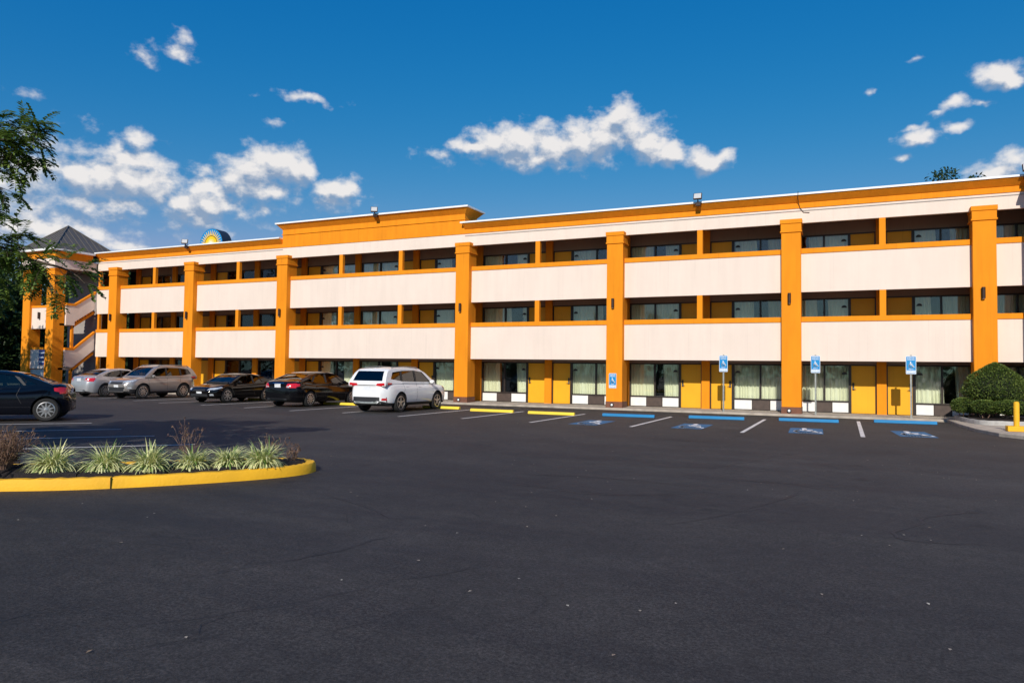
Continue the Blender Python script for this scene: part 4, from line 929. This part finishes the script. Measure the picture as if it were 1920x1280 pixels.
def dry_shrub(x, y, s, seed, label, n=40, red=False, leaves=True):
    rn = random.Random(seed); e = tag(empty('dry_shrub', (x, y, .14)), label, 'shrub', 'dry twiggy plants on the island'); tb = MB(); mb = MB(); mb.tone = []
    for k in range(n):
        a = rn.uniform(0, 6.283); out = Vector((math.cos(a), math.sin(a), 0)); p = out * .04; d = (out * rn.uniform(.1, .6) + Vector((0, 0, 1))).normalized(); pts = [tuple(p)]
        for i in range(4):
            p = p + d * s * rn.uniform(.12, .28); d = (d + rvec(rn) * .35).normalized(); pts.append(tuple(p))
            q = p + (d + rvec(rn) * .8).normalized() * s * .14; tb.tube([tuple(p), tuple(q)], .0022, 3)
            if leaves:
                for _ in range(3): leaf(mb, q, rvec(rn), Vector((0, 0, 1)), .04, .02, rn.random())
        tb.tube(pts, [.005, .004, .003, .003, .002], 4)
    tb.build('stem', DRY, e)
    if leaves: mb.build('foliage', leaf_mat('dry_leaf', (.11, .05, .035), (.30, .20, .10)) if 'dry_leaf' not in MATS else MATS['dry_leaf'], e, recalc=False)
dry_shrub(-10.62, -24.25, .62, 1, 'dry brown leafy shrub cut by the left edge', 120)
dry_shrub(-9.25, -22.35, .66, 2, 'bare reddish twigs rising behind the middle of the island', 16)
dry_shrub(-8.15, -21.75, .46, 3, 'small reddish twigs behind the clump nearest the island tip', 10)
dry_shrub(-7.92, -21.55, .30, 4, 'tiny sprig with yellowish leaves near the island tip', 14)
# litter: a few leaves and specks on the asphalt
rn = random.Random(77); mb = MB(); mb.tone = []
for k in range(280):
    x = rn.uniform(-16, 5); y = rn.uniform(-29, -8)
    d = Vector((rn.uniform(-1, 1), rn.uniform(-1, 1), .05)).normalized(); leaf(mb, Vector((x, y, .008)), d, Vector((0, 0, 1)), rn.uniform(.02, .05), .022, rn.random())
tag(mb.build('leaf_litter', leaf_mat('litter_leaf', (.25, .17, .10), (.6, .55, .45), .1), recalc=False), 'scattered dry leaves and specks on the asphalt', 'litter', kind='stuff')
# yellow posts far left
for x, y, h, lb in ((-56.5, 1.5, .8, 'yellow post at the far left beyond the navy sedan'), (-49.2, -3.8, .95, 'yellow post beside the tower column at the left')):
    e = tag(empty('bollard', (x, y, 0)), lb, 'bollard'); mb = MB(); mb.lathe([(.12, 0), (.12, h * .72), (.2, h * .74), (.2, h * .8), (.12, h * .83), (.11, h * .95), (.05, h)], (0, 0, 0), 'z', 16); mb.build('bollard_pipe', KYEL, e, smooth=True)
mb = MB(); mb.box(-140, -47.5, 3.0, 3.2, 0, .15); tag(mb.build('far_kerb', CONC), kind='structure')
mb = MB(); mb.quad((-200, 3.2, .1), (-47.5, 3.2, .1), (-47.5, 60, .1), (-200, 60, .1)); tag(mb.build('lawn', mat('grass_ground', (.03, .045, .015), .95, noise_amt=.4, nscale=3)), kind='structure')
# ------------------------------------------------------------------ cars
def car_paint(name, col, metal=.0, rough=.3, coat=1):
    m, nt, b = new_mat(name); MATS[name] = m
    tc = nt.nodes.new('ShaderNodeTexCoord'); n = nt.nodes.new('ShaderNodeTexNoise'); n.inputs['Scale'].default_value = 3; n.inputs['Detail'].default_value = 4; nt.links.new(tc.outputs['Object'], n.inputs['Vector'])
    hs = nt.nodes.new('ShaderNodeHueSaturation'); hs.inputs['Color'].default_value = (*col, 1); nt.links.new(mnode(nt, 'MULTIPLY_ADD', n.outputs['Fac'], .2, .9), hs.inputs['Value']); nt.links.new(hs.outputs[0], b.inputs['Base Color'])
    b.inputs['Metallic'].default_value = metal; b.inputs['Roughness'].default_value = rough; b.inputs['Coat Weight'].default_value = coat; b.inputs['Coat Roughness'].default_value = .05
    return m
TYRE = mat('tyre_rubber', (.014, .014, .014), .85, noise_amt=.3, nscale=30)
ALLOY = mat('alloy', (.55, .55, .56), .28, metal=.85, noise_amt=.1)
ALLOYD = mat('dark_alloy', (.03, .03, .032), .35, metal=.6, noise_amt=.1)
TRIM = mat('black_trim', (.018, .018, .02), .6, noise_amt=.2, nscale=20)
REDL = mat('red_lens', (.62, .012, .02), .15, coat=1, noise_amt=.2, nscale=25)
CLEARL = mat('clear_lens', (.62, .66, .70), .12, metal=.3, coat=1, noise_amt=.35, nscale=22)
PLATE = mat('number_plate', (.75, .77, .80), .4, noise_amt=.12, nscale=30)
SEATM = mat('seat_cloth', (.06, .055, .05), .9, noise_amt=.2)
LOW = [(0, 0), (.78, 0), (.90, .03), (.955, .14), (.985, .32), (1, .50), (.995, .64), (.975, .78), (.945, .88), (.89, .955), (.80, .985), (.5, 1.0), (0, 1.01)]
def ringmesh(stations, cap=True):
    """stations: list of (x, [(y,z) half profile from centre bottom to centre top])"""
    mb = MB(); k = None
    for x, hp in stations:
        ring = [(y, z) for y, z in hp] + [(-y, z) for y, z in hp[-2:0:-1]]
        k = len(ring); mb.v += [(x, y, z) for y, z in ring]
    for i in range(len(stations) - 1):
        for j in range(k):
            j2 = (j + 1) % k; mb.f.append((i * k + j, i * k + j2, (i + 1) * k + j2, (i + 1) * k + j)); mb.m.append(0)
    mb.f.append(tuple(range(k))); mb.m.append(0); e = (len(stations) - 1) * k; mb.f.append(tuple(e + j for j in range(k))[::-1]); mb.m.append(0)
    return mb
def sm(tab, x):
    """smooth interpolation (monotone cosine blend softened by averaging)"""
    return (interp(x - .05, tab) + 2 * interp(x, tab) + interp(x + .05, tab)) / 4
def boolean(obj, cutter, op):
    m = obj.modifiers.new('b', 'BOOLEAN'); m.operation = op; m.object = cutter; m.solver = 'EXACT'; m.material_mode = 'INDEX'
    dg = bpy.context.evaluated_depsgraph_get(); dg.update()
    me = bpy.data.meshes.new_from_object(obj.evaluated_get(dg)); obj.modifiers.clear(); old = obj.data; obj.data = me
    bpy.data.objects.remove(cutter)
def wheel(parent, x, y, rad, sg, spokes, dark=False, wd=.22):
    w = empty('wheel', (x, y, rad)); w.parent = parent
    mb = MB(); r1 = rad * .68
    mb.lathe([(r1, -wd / 2 + .01), (rad * .90, -wd / 2), (rad * .97, -wd / 2 + .02), (rad, -wd / 2 + .05), (rad, wd / 2 - .05), (rad * .97, wd / 2 - .02), (rad * .90, wd / 2), (r1, wd / 2 - .01)], (0, 0, 0), 'y', 36)
    mb.build('tyre', TYRE, w, smooth=True)
    o = sg * wd / 2
    mb = MB(); mb.lathe([(r1 * 1.02, o * .2), (r1 * 1.02, o * .94), (r1 * .93, o * .98), (r1 * .90, o * .7), (r1 * .5, o * .45), (.02, o * .45)], (0, 0, 0), 'y', 36, 1)
    n = len(mb.v); n0 = 0
    for i in range(len(mb.f)): 
        pass
    for k in range(spokes):
        a = 2 * math.pi * k / spokes + .3; ca, sa = math.cos(a), math.sin(a); da = .055 if spokes > 8 else .10
        pts = [(.045 * math.cos(a + 1.0), .045 * math.sin(a + 1.0)), (r1 * .95 * math.cos(a + da * .8), r1 * .95 * math.sin(a + da * .8)), (r1 * .95 * math.cos(a - da * .8), r1 * .95 * math.sin(a - da * .8)), (.045 * math.cos(a - 1.0), .045 * math.sin(a - 1.0))]
        mb.prism(pts, 'y', o * .72, o * .93, 0)
    mb.lathe([(.06, o * .6), (.06, o * .95), (.03, o * 1.0)], (0, 0, 0), 'y', 16, 0)
    for k in range(36):
        pass
    mb.m = [1 if (mm == 1) else 0 for mm in mb.m]
    # outer lip of the rim stays bright
    for fi in range(36, 36 * 3): mb.m[fi] = 0
    mb.build('rim', [ALLOY, ALLOYD], w, smooth=True)
    return w
def make_car(sp, loc, rz, label, group=None):
    e = tag(empty('parked_car', loc, rz), label, 'car', group)
    L, W = sp['L'], sp['W']; hl, hw = L / 2, W / 2; zb = sp['zb']; top = sp['top']
    # lower body
    xs = []; N = 46
    for i in range(N + 1):
        t = i / N; xs.append(-hl + L * (.5 - .5 * math.cos(math.pi * t)) * .5 + L * t * .5)
    st = []
    for x in xs:
        t = abs(x) / hl; wf = (1 - .26 * max(0, (t - .70) / .30) ** 2.3) * (1 - .03 * (1 - min(1, abs(x) / (hl * .5))) * 0)
        if t > .985: wf *= .93
        zt = sm(top, x); zl = zb + sp.get('rise', .10) * max(0, (t - .78) / .22) ** 2
        hp = [(hw * wf * fy, zl + (zt - zl) * fz) for fy, fz in LOW]; st.append((x, hp))
    body = ringmesh(st)
    # bulged bumpers: pull mid heights outwards at the ends
    def bulge(mb):
        out = []
        for (x, y, z) in mb.v:
            t = abs(x) / hl
            if t > .86:
                s = 1 if x > 0 else -1; zr = (z - zb) / .75; k = (t - .86) / .14
                x -= s * k * (.16 * max(0, zr - .62) ** 1.3 + .10 * max(0, .25 - zr)) * sp.get('round', 1)
                x -= s * k * .16 * (abs(y) / hw) ** 3
            out.append((x, y, z))
        mb.v = out
    bulge(body)
    paint = sp['paint']; mats = [paint, TRIM, DARKIN]
    bo = body.build('body', mats, None)
    # greenhouse
    gh = sp['gh']  # list of (x, zroof centre)
    gx = [gh[0][0] + (gh[-1][0] - gh[0][0]) * i / 30 for i in range(31)]; st = []
    belt = sp['belt']; wr = sp.get('roofw', .74)
    def ghp(x, inset=0.0, base=None):
        zr = sm(gh, x) - inset; zbt = (sm(top, x) - .10) if base is None else base; k = min(1, max(.02, (zr - belt) / (sp['H'] - belt)))
        wb = hw * sp.get('beltw', .93) - inset; wtop = wb + (hw * wr - inset - wb) * k
        return [(0, zbt), (wb * .98, zbt), (wb, min(zr, belt - .02)), (wb + (wtop - wb) * .45, belt + (zr - belt) * .40), (wb + (wtop - wb) * .80, belt + (zr - belt) * .74), (wtop, belt + (zr - belt) * .90), (wtop * .90, belt + (zr - belt) * .975), (wtop * .5, zr), (0, zr + .005)]
    for x in gx:
        st.append((x, ghp(x)))
    go = ringmesh(st).build('gh', mats, None)
    boolean(bo, go, 'UNION')
    bm = bmesh.new(); bm.from_mesh(bo.data); bvh = BVHTree.FromBMesh(bm); bm.free()
    # hollow cabin
    st = [(x, ghp(x, .055, .42)) for x in gx[3:-3]]
    st = [(x, [(y * .96, max(z, .42)) for y, z in hp]) for x, hp in st]
    cut = ringmesh(st); cut.m = [2] * len(cut.f); boolean(bo, cut.build('c', mats, None), 'DIFFERENCE')
    # window openings
    for poly in sp['side']:
        cut = MB(); cut.prism(poly, 'y', -2, 2, 1); boolean(bo, cut.build('c', mats, None), 'DIFFERENCE')
    for key in ('front', 'rear'):
        (zl, zh, yl, yh), s = sp[key], (1 if key == 'front' else -1)
        cut = MB(); cut.prism([(-yl, zl), (yl, zl), (yh, zh), (-yh, zh)], 'x', s * .3 + sp.get('xc', 0), s * 3.2, 1)
        boolean(bo, cut.build('c', mats, None), 'DIFFERENCE')
    # wheel arches
    wr_ = sp['wheel']; xf, xr_ = sp['axles']
    cut = MB()
    for x in (xf, xr_):
        for s in (-1, 1):
            pts = [(x + (wr_ + .055) * math.cos(2 * math.pi * k / 28), wr_ + .01 + (wr_ + .055) * math.sin(2 * math.pi * k / 28)) for k in range(28)]
            cut.prism(pts, 'y', s * (hw - .36), s * (hw + .2), 1)
    boolean(bo, cut.build('c', mats, None), 'DIFFERENCE')
    bo.parent = e
    bo.data.polygons.foreach_set('use_smooth', [True] * len(bo.data.polygons)); bo.data.set_sharp_from_angle(angle=R(32))
    if sp.get('clad'):
        # darken the sill and bumper bottoms: unpainted plastic
        for p in bo.data.polygons:
            if p.material_index == 0 and p.center.z < sp['clad']: p.material_index = 1
    def cast(o, d): 
        h = bvh.ray_cast(Vector(o), Vector(d)); return h[0], h[1]
    def patch(name, quad, axis, m, parent=bo, nu=8, nv=4, off=.006, s=1):
        """curved patch over a quad given in projection coordinates; axis 'y': (x,z), 'x': (y,z), 'z': (x,y)"""
        mb = MB(); ok = True; grid = []
        for i in range(nu + 1):
            row = []
            for j in range(nv + 1):
                u, v = i / nu, j / nv
                a = [quad[0][k] * (1 - u) * (1 - v) + quad[1][k] * u * (1 - v) + quad[2][k] * u * v + quad[3][k] * (1 - u) * v for k in (0, 1)]
                o, d = {'y': ((a[0], s * 3, a[1]), (0, -s, 0)), 'x': ((s * 4, a[0], a[1]), (-s, 0, 0)), 'z': ((a[0], a[1], 3), (0, 0, -1))}[axis]
                p, nn = cast(o, d)
                if p is None: return None
                row.append(p + nn * off)
            grid.append(row)
        n = len(mb.v)
        for row in grid: mb.v += [tuple(p) for p in row]
        for i in range(nu):
            for j in range(nv):
                q = (i * (nv + 1) + j, (i + 1) * (nv + 1) + j, (i + 1) * (nv + 1) + j + 1, i * (nv + 1) + j + 1); mb.f.append(q); mb.m.append(0)
        o = mb.build(name, m, parent, smooth='all')
        return o
    # glass
    for poly in sp['side']:
        q = poly if len(poly) == 4 else [poly[0], poly[1], poly[2], poly[-1]]
        for s in (-1, 1): patch('side_window', q, 'y', CGLASS, e, 8, 5, -.018, s)
    for pa, pb in zip(sp['side'], sp['side'][1:]):
        for s in (-1, 1): patch('pillar_trim', [(pb[1][0] - .005, pb[1][1]), (pa[0][0] + .005, pa[0][1]), (pa[-1][0] + .005, pa[-1][1]), (pb[2][0] - .005, pb[2][1])], 'y', TRIM, bo, 2, 5, .003, s)
    for key, nm in (('front', 'windscreen'), ('rear', 'rear_window')):
        (zl, zh, yl, yh), s = sp[key], (1 if key == 'front' else -1)
        patch(nm, [(-yl - .01, zl - .008), (yl + .01, zl - .008), (yh + .01, zh + .008), (-yh - .01, zh + .008)], 'x', CGLASS, e, 12, 6, -.016, s)
    # door seams, handles, mirrors
    for pts in sp['seams']:
        for s in (-1, 1):
            for a, b in zip(pts, pts[1:]):
                patch('door_seam', [a, (a[0] + .012, a[1]), (b[0] + .012, b[1]), b], 'y', TRIM, bo, 1, 6, .002, s)
    for hx, hz in sp['handles']:
        for s in (-1, 1): patch('door_handle', [(hx, hz), (hx + .17, hz), (hx + .17, hz + .035), (hx, hz + .035)], 'y', sp.get('handlem', paint), e, 3, 1, .022, s)
    mx, mz = sp['mirror']
    for s in (-1, 1):
        mb = MB(); y = s * (hw * .94)
        mb.lathe([(.02, -.05), (.075, -.04), (.09, .0), (.08, .04), (.03, .06)], (0, 0, 0), 'x', 12); o = mb.build('wing_mirror', paint, e, smooth=True); o.location = (mx, y + s * .11, mz); o.scale = (1, 1.25, .85)
        mb = MB(); mb.box(-.03, .03, -.08, .08, -.02, .02); a = mb.build('mirror_arm', TRIM, o); a.location = (0, -s * .08, -.05)
    for nm, ax, s, quads, m in sp['patches']:
        for q in quads:
            big = max(abs(q[1][0] - q[0][0]), .1) > .25
            o = patch(nm, q, ax, m, e, 8 if big else 5, 4, sp.get('poff', .007), s)
    for x in (xf, xr_):
        for s in (-1, 1): wheel(e, x, s * (hw - .125), wr_, s, sp['spokes'])
    # cabin
    mb = MB(); mb.box(-.25, .25, -.66, -.14, .42, .60); mb.box(-.25, .25, .14, .66, .42, .60)
    for s in (-1, 1):
        for (xx, w0, w1) in ((sp['seat'], s * .14, s * .64), ):
            n = len(mb.v)
            mb.prism([(xx - .12, .45), (xx + .02, .45), (xx - .08, 1.12), (xx - .20, 1.12)], 'y', min(w0, w1), max(w0, w1)); mb.box(xx - .24, xx - .14, s * .39 - .12, s * .39 + .12, 1.13, 1.28)
    xx = sp['seat'] - .95; mb.prism([(xx - .12, .45), (xx + .02, .45), (xx - .10, 1.08), (xx - .22, 1.08)], 'y', -.64, .64)
    mb.build('seat', SEATM, e)
    mb = MB(); mb.box(sp['seat'] + .68, sp['seat'] + 1.0, -.66, .66, .5, .93); mb.build('dashboard', TRIM, e)
    return e
P_WHITE = car_paint('white_paint', (.80, .80, .80)); P_BLACK = car_paint('black_paint', (.004, .004, .005), rough=.07, coat=0); P_SILV = car_paint('silver_paint', (.50, .51, .53), .55, .35)
P_GREY = car_paint('warm_grey_paint', (.34, .315, .30), .5, .35); P_NAVY = car_paint('navy_paint', (.002, .003, .007), rough=.07, coat=0); P_BLACK2 = car_paint('warm_black_paint', (.005, .004, .0035), rough=.07, coat=0)
def sedan(paint, L=4.82, W=1.82, H=1.45, coupe=False, navy=False):
    k = L / 4.82
    sp = dict(L=L, W=W, H=H, zb=.19, belt=.95 * H / 1.45, wheel=.33, axles=(1.40 * k, -1.38 * k), spokes=10, paint=paint, seat=.05, mirror=(.72 * k, 1.0 * H / 1.45), rise=.10)
    h = H / 1.45
    sp['top'] = [(-2.41 * k, .90 * h), (-2.33 * k, 1.03 * h), (-2.1 * k, 1.06 * h), (-1.7 * k, 1.06 * h), (-1.2 * k, 1.0 * h), (.6 * k, .965 * h), (1.1 * k, .96 * h), (1.7 * k, .88 * h), (2.15 * k, .77 * h), (2.35 * k, .66 * h), (2.41 * k, .56 * h)]
    sp['gh'] = [(-1.95 * k, 1.04 * h), (-1.55 * k, 1.20 * h), (-1.05 * k, 1.37 * h), (-.65 * k, 1.43 * h), (-.1 * k, H), (.30 * k, 1.41 * h), (.62 * k, 1.28 * h), (1.25 * k, .93 * h)]
    sp['side'] = [[(-.28 * k, .985 * h), (.80 * k, .985 * h), (.30 * k, 1.32 * h), (-.27 * k, 1.355 * h)], [(-1.18 * k, 1.02 * h), (-.36 * k, .985 * h), (-.35 * k, 1.36 * h), (-.92 * k, 1.29 * h)], [(-1.52 * k, 1.06 * h), (-1.24 * k, 1.03 * h), (-1.04 * k, 1.25 * h), (-1.08 * k, 1.25 * h)]]
    if coupe:
        sp['side'] = [[(-.42 * k, .985 * h), (.80 * k, .985 * h), (.30 * k, 1.32 * h), (-.38 * k, 1.355 * h)], [(-1.15 * k, 1.03 * h), (-.50 * k, .99 * h), (-.47 * k, 1.35 * h), (-.80 * k, 1.29 * h)]]
    sp['front'] = (1.0 * h, 1.36 * h, .69, .55); sp['rear'] = (1.10 * h, 1.34 * h, .66, .54); sp['xc'] = 0
    sp['seams'] = [[(-.33 * k, .30), (-.33 * k, .94 * h)], [(.92 * k, .30), (.95 * k, .92 * h)], [(-1.15 * k, .52), (-1.02 * k, .75 * h), (-1.10 * k, .96 * h)], [(-1.0 * k, .30), (.92 * k, .30)]]
    sp['handles'] = [(-.22 * k, .80 * h), (-1.03 * k, .82 * h)]
    if coupe: sp['seams'] = [[(-.48 * k, .30), (-.46 * k, .94 * h)], [(.92 * k, .30), (.95 * k, .92 * h)], [(-.48 * k, .30), (.92 * k, .30)]]; sp['handles'] = [(-.40 * k, .80 * h)]
    Y0, Y1 = .42, .78
    sp['patches'] = [
        ('taillight', 'x', -1, [[(s * .44, .80 * h), (s * .80, .78 * h), (s * .78, .97 * h), (s * .50, .95 * h)] for s in (-1, 1)], REDL),
        ('taillight', 'y', 1, [[(-2.25 * k, .80 * h), (-2.0 * k, .86 * h), (-1.98 * k, .95 * h), (-2.22 * k, .96 * h)]], REDL), ('taillight', 'y', -1, [[(-2.25 * k, .80 * h), (-2.0 * k, .86 * h), (-1.98 * k, .95 * h), (-2.22 * k, .96 * h)]], REDL),
        ('reverse_lamp', 'x', -1, [[(s * .47, .80 * h), (s * .60, .80 * h), (s * .60, .86 * h), (s * .48, .86 * h)] for s in (-1, 1)], CLEARL),
        ('number_plate', 'x', -1, [[(-.16, .80 * h), (.16, .80 * h), (.16, .94 * h), (-.16, .94 * h)]], PLATE),
        ('trunk_trim', 'x', -1, [[(-.30, .965 * h), (.30, .965 * h), (.30, .985 * h), (-.30, .985 * h)]], CHROME),
        ('rear_valance', 'x', -1, [[(-.55, .26), (.55, .26), (.50, .36), (-.50, .36)]], TRIM),
        ('headlight', 'x', 1, [[(s * .46, .62 * h), (s * .78, .66 * h), (s * .78, .76 * h), (s * .52, .71 * h)] for s in (-1, 1)], CLEARL),
        ('headlight', 'y', 1, [[(1.72 * k, .74 * h), (2.20 * k, .64 * h), (2.20 * k, .73 * h), (1.78 * k, .79 * h)]], CLEARL), ('headlight', 'y', -1, [[(1.72 * k, .74 * h), (2.20 * k, .64 * h), (2.20 * k, .73 * h), (1.78 * k, .79 * h)]], CLEARL),
        ('grille', 'x', 1, [[(-.40, .56 * h), (.40, .56 * h), (.34, .68 * h), (-.34, .68 * h)]], TRIM), ('lower_grille', 'x', 1, [[(-.55, .26), (.55, .26), (.48, .40), (-.48, .40)]], TRIM),
        ('number_plate', 'x', 1, [[(-.16, .42), (.16, .42), (.16, .54), (-.16, .54)]], PLATE),
        ('fog_lamp', 'x', 1, [[(s * .62, .33), (s * .74, .33), (s * .73, .41), (s * .63, .41)] for s in (-1, 1)], CLEARL)]
    return sp
def suv(paint, L=4.68, W=1.82, H=1.69, kind=0):
    k = L / 4.68; h = H / 1.69
    sp = dict(L=L, W=W, H=H, zb=.24, belt=1.08 * h, wheel=.36, axles=(1.36 * k, -1.31 * k), spokes=5 if kind == 0 else 10, paint=paint, seat=.15, mirror=(.80 * k, 1.13 * h), rise=.10, roofw=.76, clad=.40 if kind == 0 else .42)
    sp['top'] = [(-2.34 * k, 1.02 * h), (-2.28 * k, 1.08 * h), (-2.0 * k, 1.12 * h), (.9 * k, 1.08 * h), (1.2 * k, 1.07 * h), (1.8 * k, .99 * h), (2.15 * k, .92 * h), (2.30 * k, .80 * h), (2.34 * k, .70 * h)]
    sp['gh'] = [(-2.27 * k, 1.08 * h), (-2.16 * k, 1.32 * h), (-1.98 * k, 1.58 * h), (-1.80 * k, 1.64 * h), (-1.0 * k, 1.675 * h), (-.2 * k, H), (.28 * k, 1.65 * h), (.60 * k, 1.52 * h), (1.25 * k, 1.06 * h)]
    sp['side'] = [[(-.16 * k, 1.13 * h), (.90 * k, 1.11 * h), (.36 * k, 1.51 * h), (-.15 * k, 1.56 * h)], [(-1.12 * k, 1.15 * h), (-.24 * k, 1.13 * h), (-.23 * k, 1.565 * h), (-1.08 * k, 1.55 * h)], [(-1.88 * k, 1.24 * h), (-1.20 * k, 1.16 * h), (-1.17 * k, 1.54 * h), (-1.70 * k, 1.49 * h)]]
    sp['front'] = (1.14 * h, 1.56 * h, .68, .56); sp['rear'] = (1.17 * h, 1.53 * h, .66, .58); sp['xc'] = 0
    sp['seams'] = [[(-.20 * k, .42), (-.20 * k, 1.08 * h)], [(.96 * k, .42), (1.02 * k, 1.04 * h)], [(-1.22 * k, .62), (-1.05 * k, .85 * h), (-1.15 * k, 1.10 * h)], [(-1.0 * k, .42), (.96 * k, .42)]]
    sp['handles'] = [(-.10 * k, .93 * h), (-1.0 * k, .95 * h)]
    sp['patches'] = [
        ('taillight', 'x', -1, [[(s * .40, 1.00 * h), (s * .80, .96 * h), (s * .78, 1.10 * h), (s * .46, 1.08 * h)] for s in (-1, 1)], REDL),
        ('taillight', 'y', 1, [[(-2.16 * k, .97 * h), (-1.86 * k, 1.05 * h), (-1.86 * k, 1.10 * h), (-2.14 * k, 1.11 * h)]], REDL), ('taillight', 'y', -1, [[(-2.16 * k, .97 * h), (-1.86 * k, 1.05 * h), (-1.86 * k, 1.10 * h), (-2.14 * k, 1.11 * h)]], REDL),
        ('number_plate', 'x', -1, [[(-.15, .84 * h), (.15, .84 * h), (.15, .97 * h), (-.15, .97 * h)]], PLATE), ('tailgate_trim', 'x', -1, [[(-.40, 1.00 * h), (.40, 1.00 * h), (.40, 1.02 * h), (-.40, 1.02 * h)]], CHROME),
        ('rear_bumper_trim', 'x', -1, [[(-.78, .40), (.78, .40), (.78, .58), (-.78, .58)]], TRIM), ('skid_plate', 'x', -1, [[(-.62, .34), (.62, .34), (.60, .42), (-.60, .42)]], STEEL),
        ('rear_reflector', 'x', -1, [[(s * .64, .46), (s * .78, .46), (s * .78, .54), (s * .66, .54)] for s in (-1, 1)], REDL),
        ('headlight', 'x', 1, [[(s * .42, .80 * h), (s * .80, .84 * h), (s * .80, .93 * h), (s * .46, .87 * h)] for s in (-1, 1)], CLEARL),
        ('headlight', 'y', 1, [[(1.72 * k, .92 * h), (2.12 * k, .82 * h), (2.12 * k, .90 * h), (1.76 * k, .96 * h)]], CLEARL), ('headlight', 'y', -1, [[(1.72 * k, .92 * h), (2.12 * k, .82 * h), (2.12 * k, .90 * h), (1.76 * k, .96 * h)]], CLEARL),
        ('grille', 'x', 1, [[(-.42, .74 * h), (.42, .74 * h), (.42, .83 * h), (-.42, .83 * h)]], TRIM), ('lower_grille', 'x', 1, [[(-.72, .36), (.72, .36), (.56, .58 * h), (-.56, .58 * h)]], TRIM),
        ('number_plate', 'x', 1, [[(-.16, .55), (.16, .55), (.16, .68), (-.16, .68)]], PLATE), ('fog_lamp', 'x', 1, [[(s * .68, .50), (s * .80, .50), (s * .80, .58), (s * .70, .58)] for s in (-1, 1)], CLEARL)]
    return sp
def roof_rails(e, sp):
    for s in (-1, 1):
        mb = MB(); mb.tube([(-1.65, s * .60, sp['H'] - .08), (-1.5, s * .61, sp['H'] - .01), (-.6, s * .62, sp['H'] + .02), (.1, s * .61, sp['H'] - .0), (.25, s * .60, sp['H'] - .06)], .018, 6); mb.build('roof_rail', STEEL, e, smooth=True)
    mb = MB(); mb.prism([(-1.95, sp['H'] - .08), (-1.75, sp['H'] - .03), (-1.75, sp['H'] - .06), (-1.92, sp['H'] - .12)], 'y', -.03, .03); mb.build('antenna_fin', sp['paint'], e)
N90 = R(90)
sp = suv(P_WHITE, 4.69, 1.80, 1.70); c = make_car(sp, (-16.10, -6.1, 0), N90, 'white suv parked nose to the building beside the empty stalls'); roof_rails(c, sp)
sp = sedan(P_BLACK, 4.84, 1.84, 1.47); make_car(sp, (-21.1, -5.25, 0), N90, 'black four-door sedan parked nose in with red tail lights towards the lot')
sp = sedan(P_BLACK2, 4.2, 1.76, 1.32, coupe=True); sp['spokes'] = 7; make_car(sp, (-26.2, -4.95, 0), -N90, 'low black coupe backed into its stall, headlights towards the lot')
sp = suv(P_GREY, 4.2, 1.74, 1.66, 1); c = make_car(sp, (-32.15, -4.6, 0), -N90, 'beige grey suv backed in beside the silver sedan'); roof_rails(c, sp)
sp = sedan(P_SILV, 4.30, 1.72, 1.46); make_car(sp, (-35.3, -4.3, 0), N90, 'silver sedan parked nose in near the stair tower')
sp = sedan(P_NAVY, 4.45, 1.80, 1.46); sp['spokes'] = 10; sp['axles'] = (1.0, -1.66)
th = math.atan2(-.737, -.675)
ax = Vector((-20.65, -17.21)); hd = Vector((math.cos(th), math.sin(th))); lft = Vector((-hd.y, hd.x))
ctr = ax + hd * 1.76 + lft * -.88
make_car(sp, (ctr.x, ctr.y, 0), th, 'dark navy sedan cut by the left edge of the lot, seen from the side')
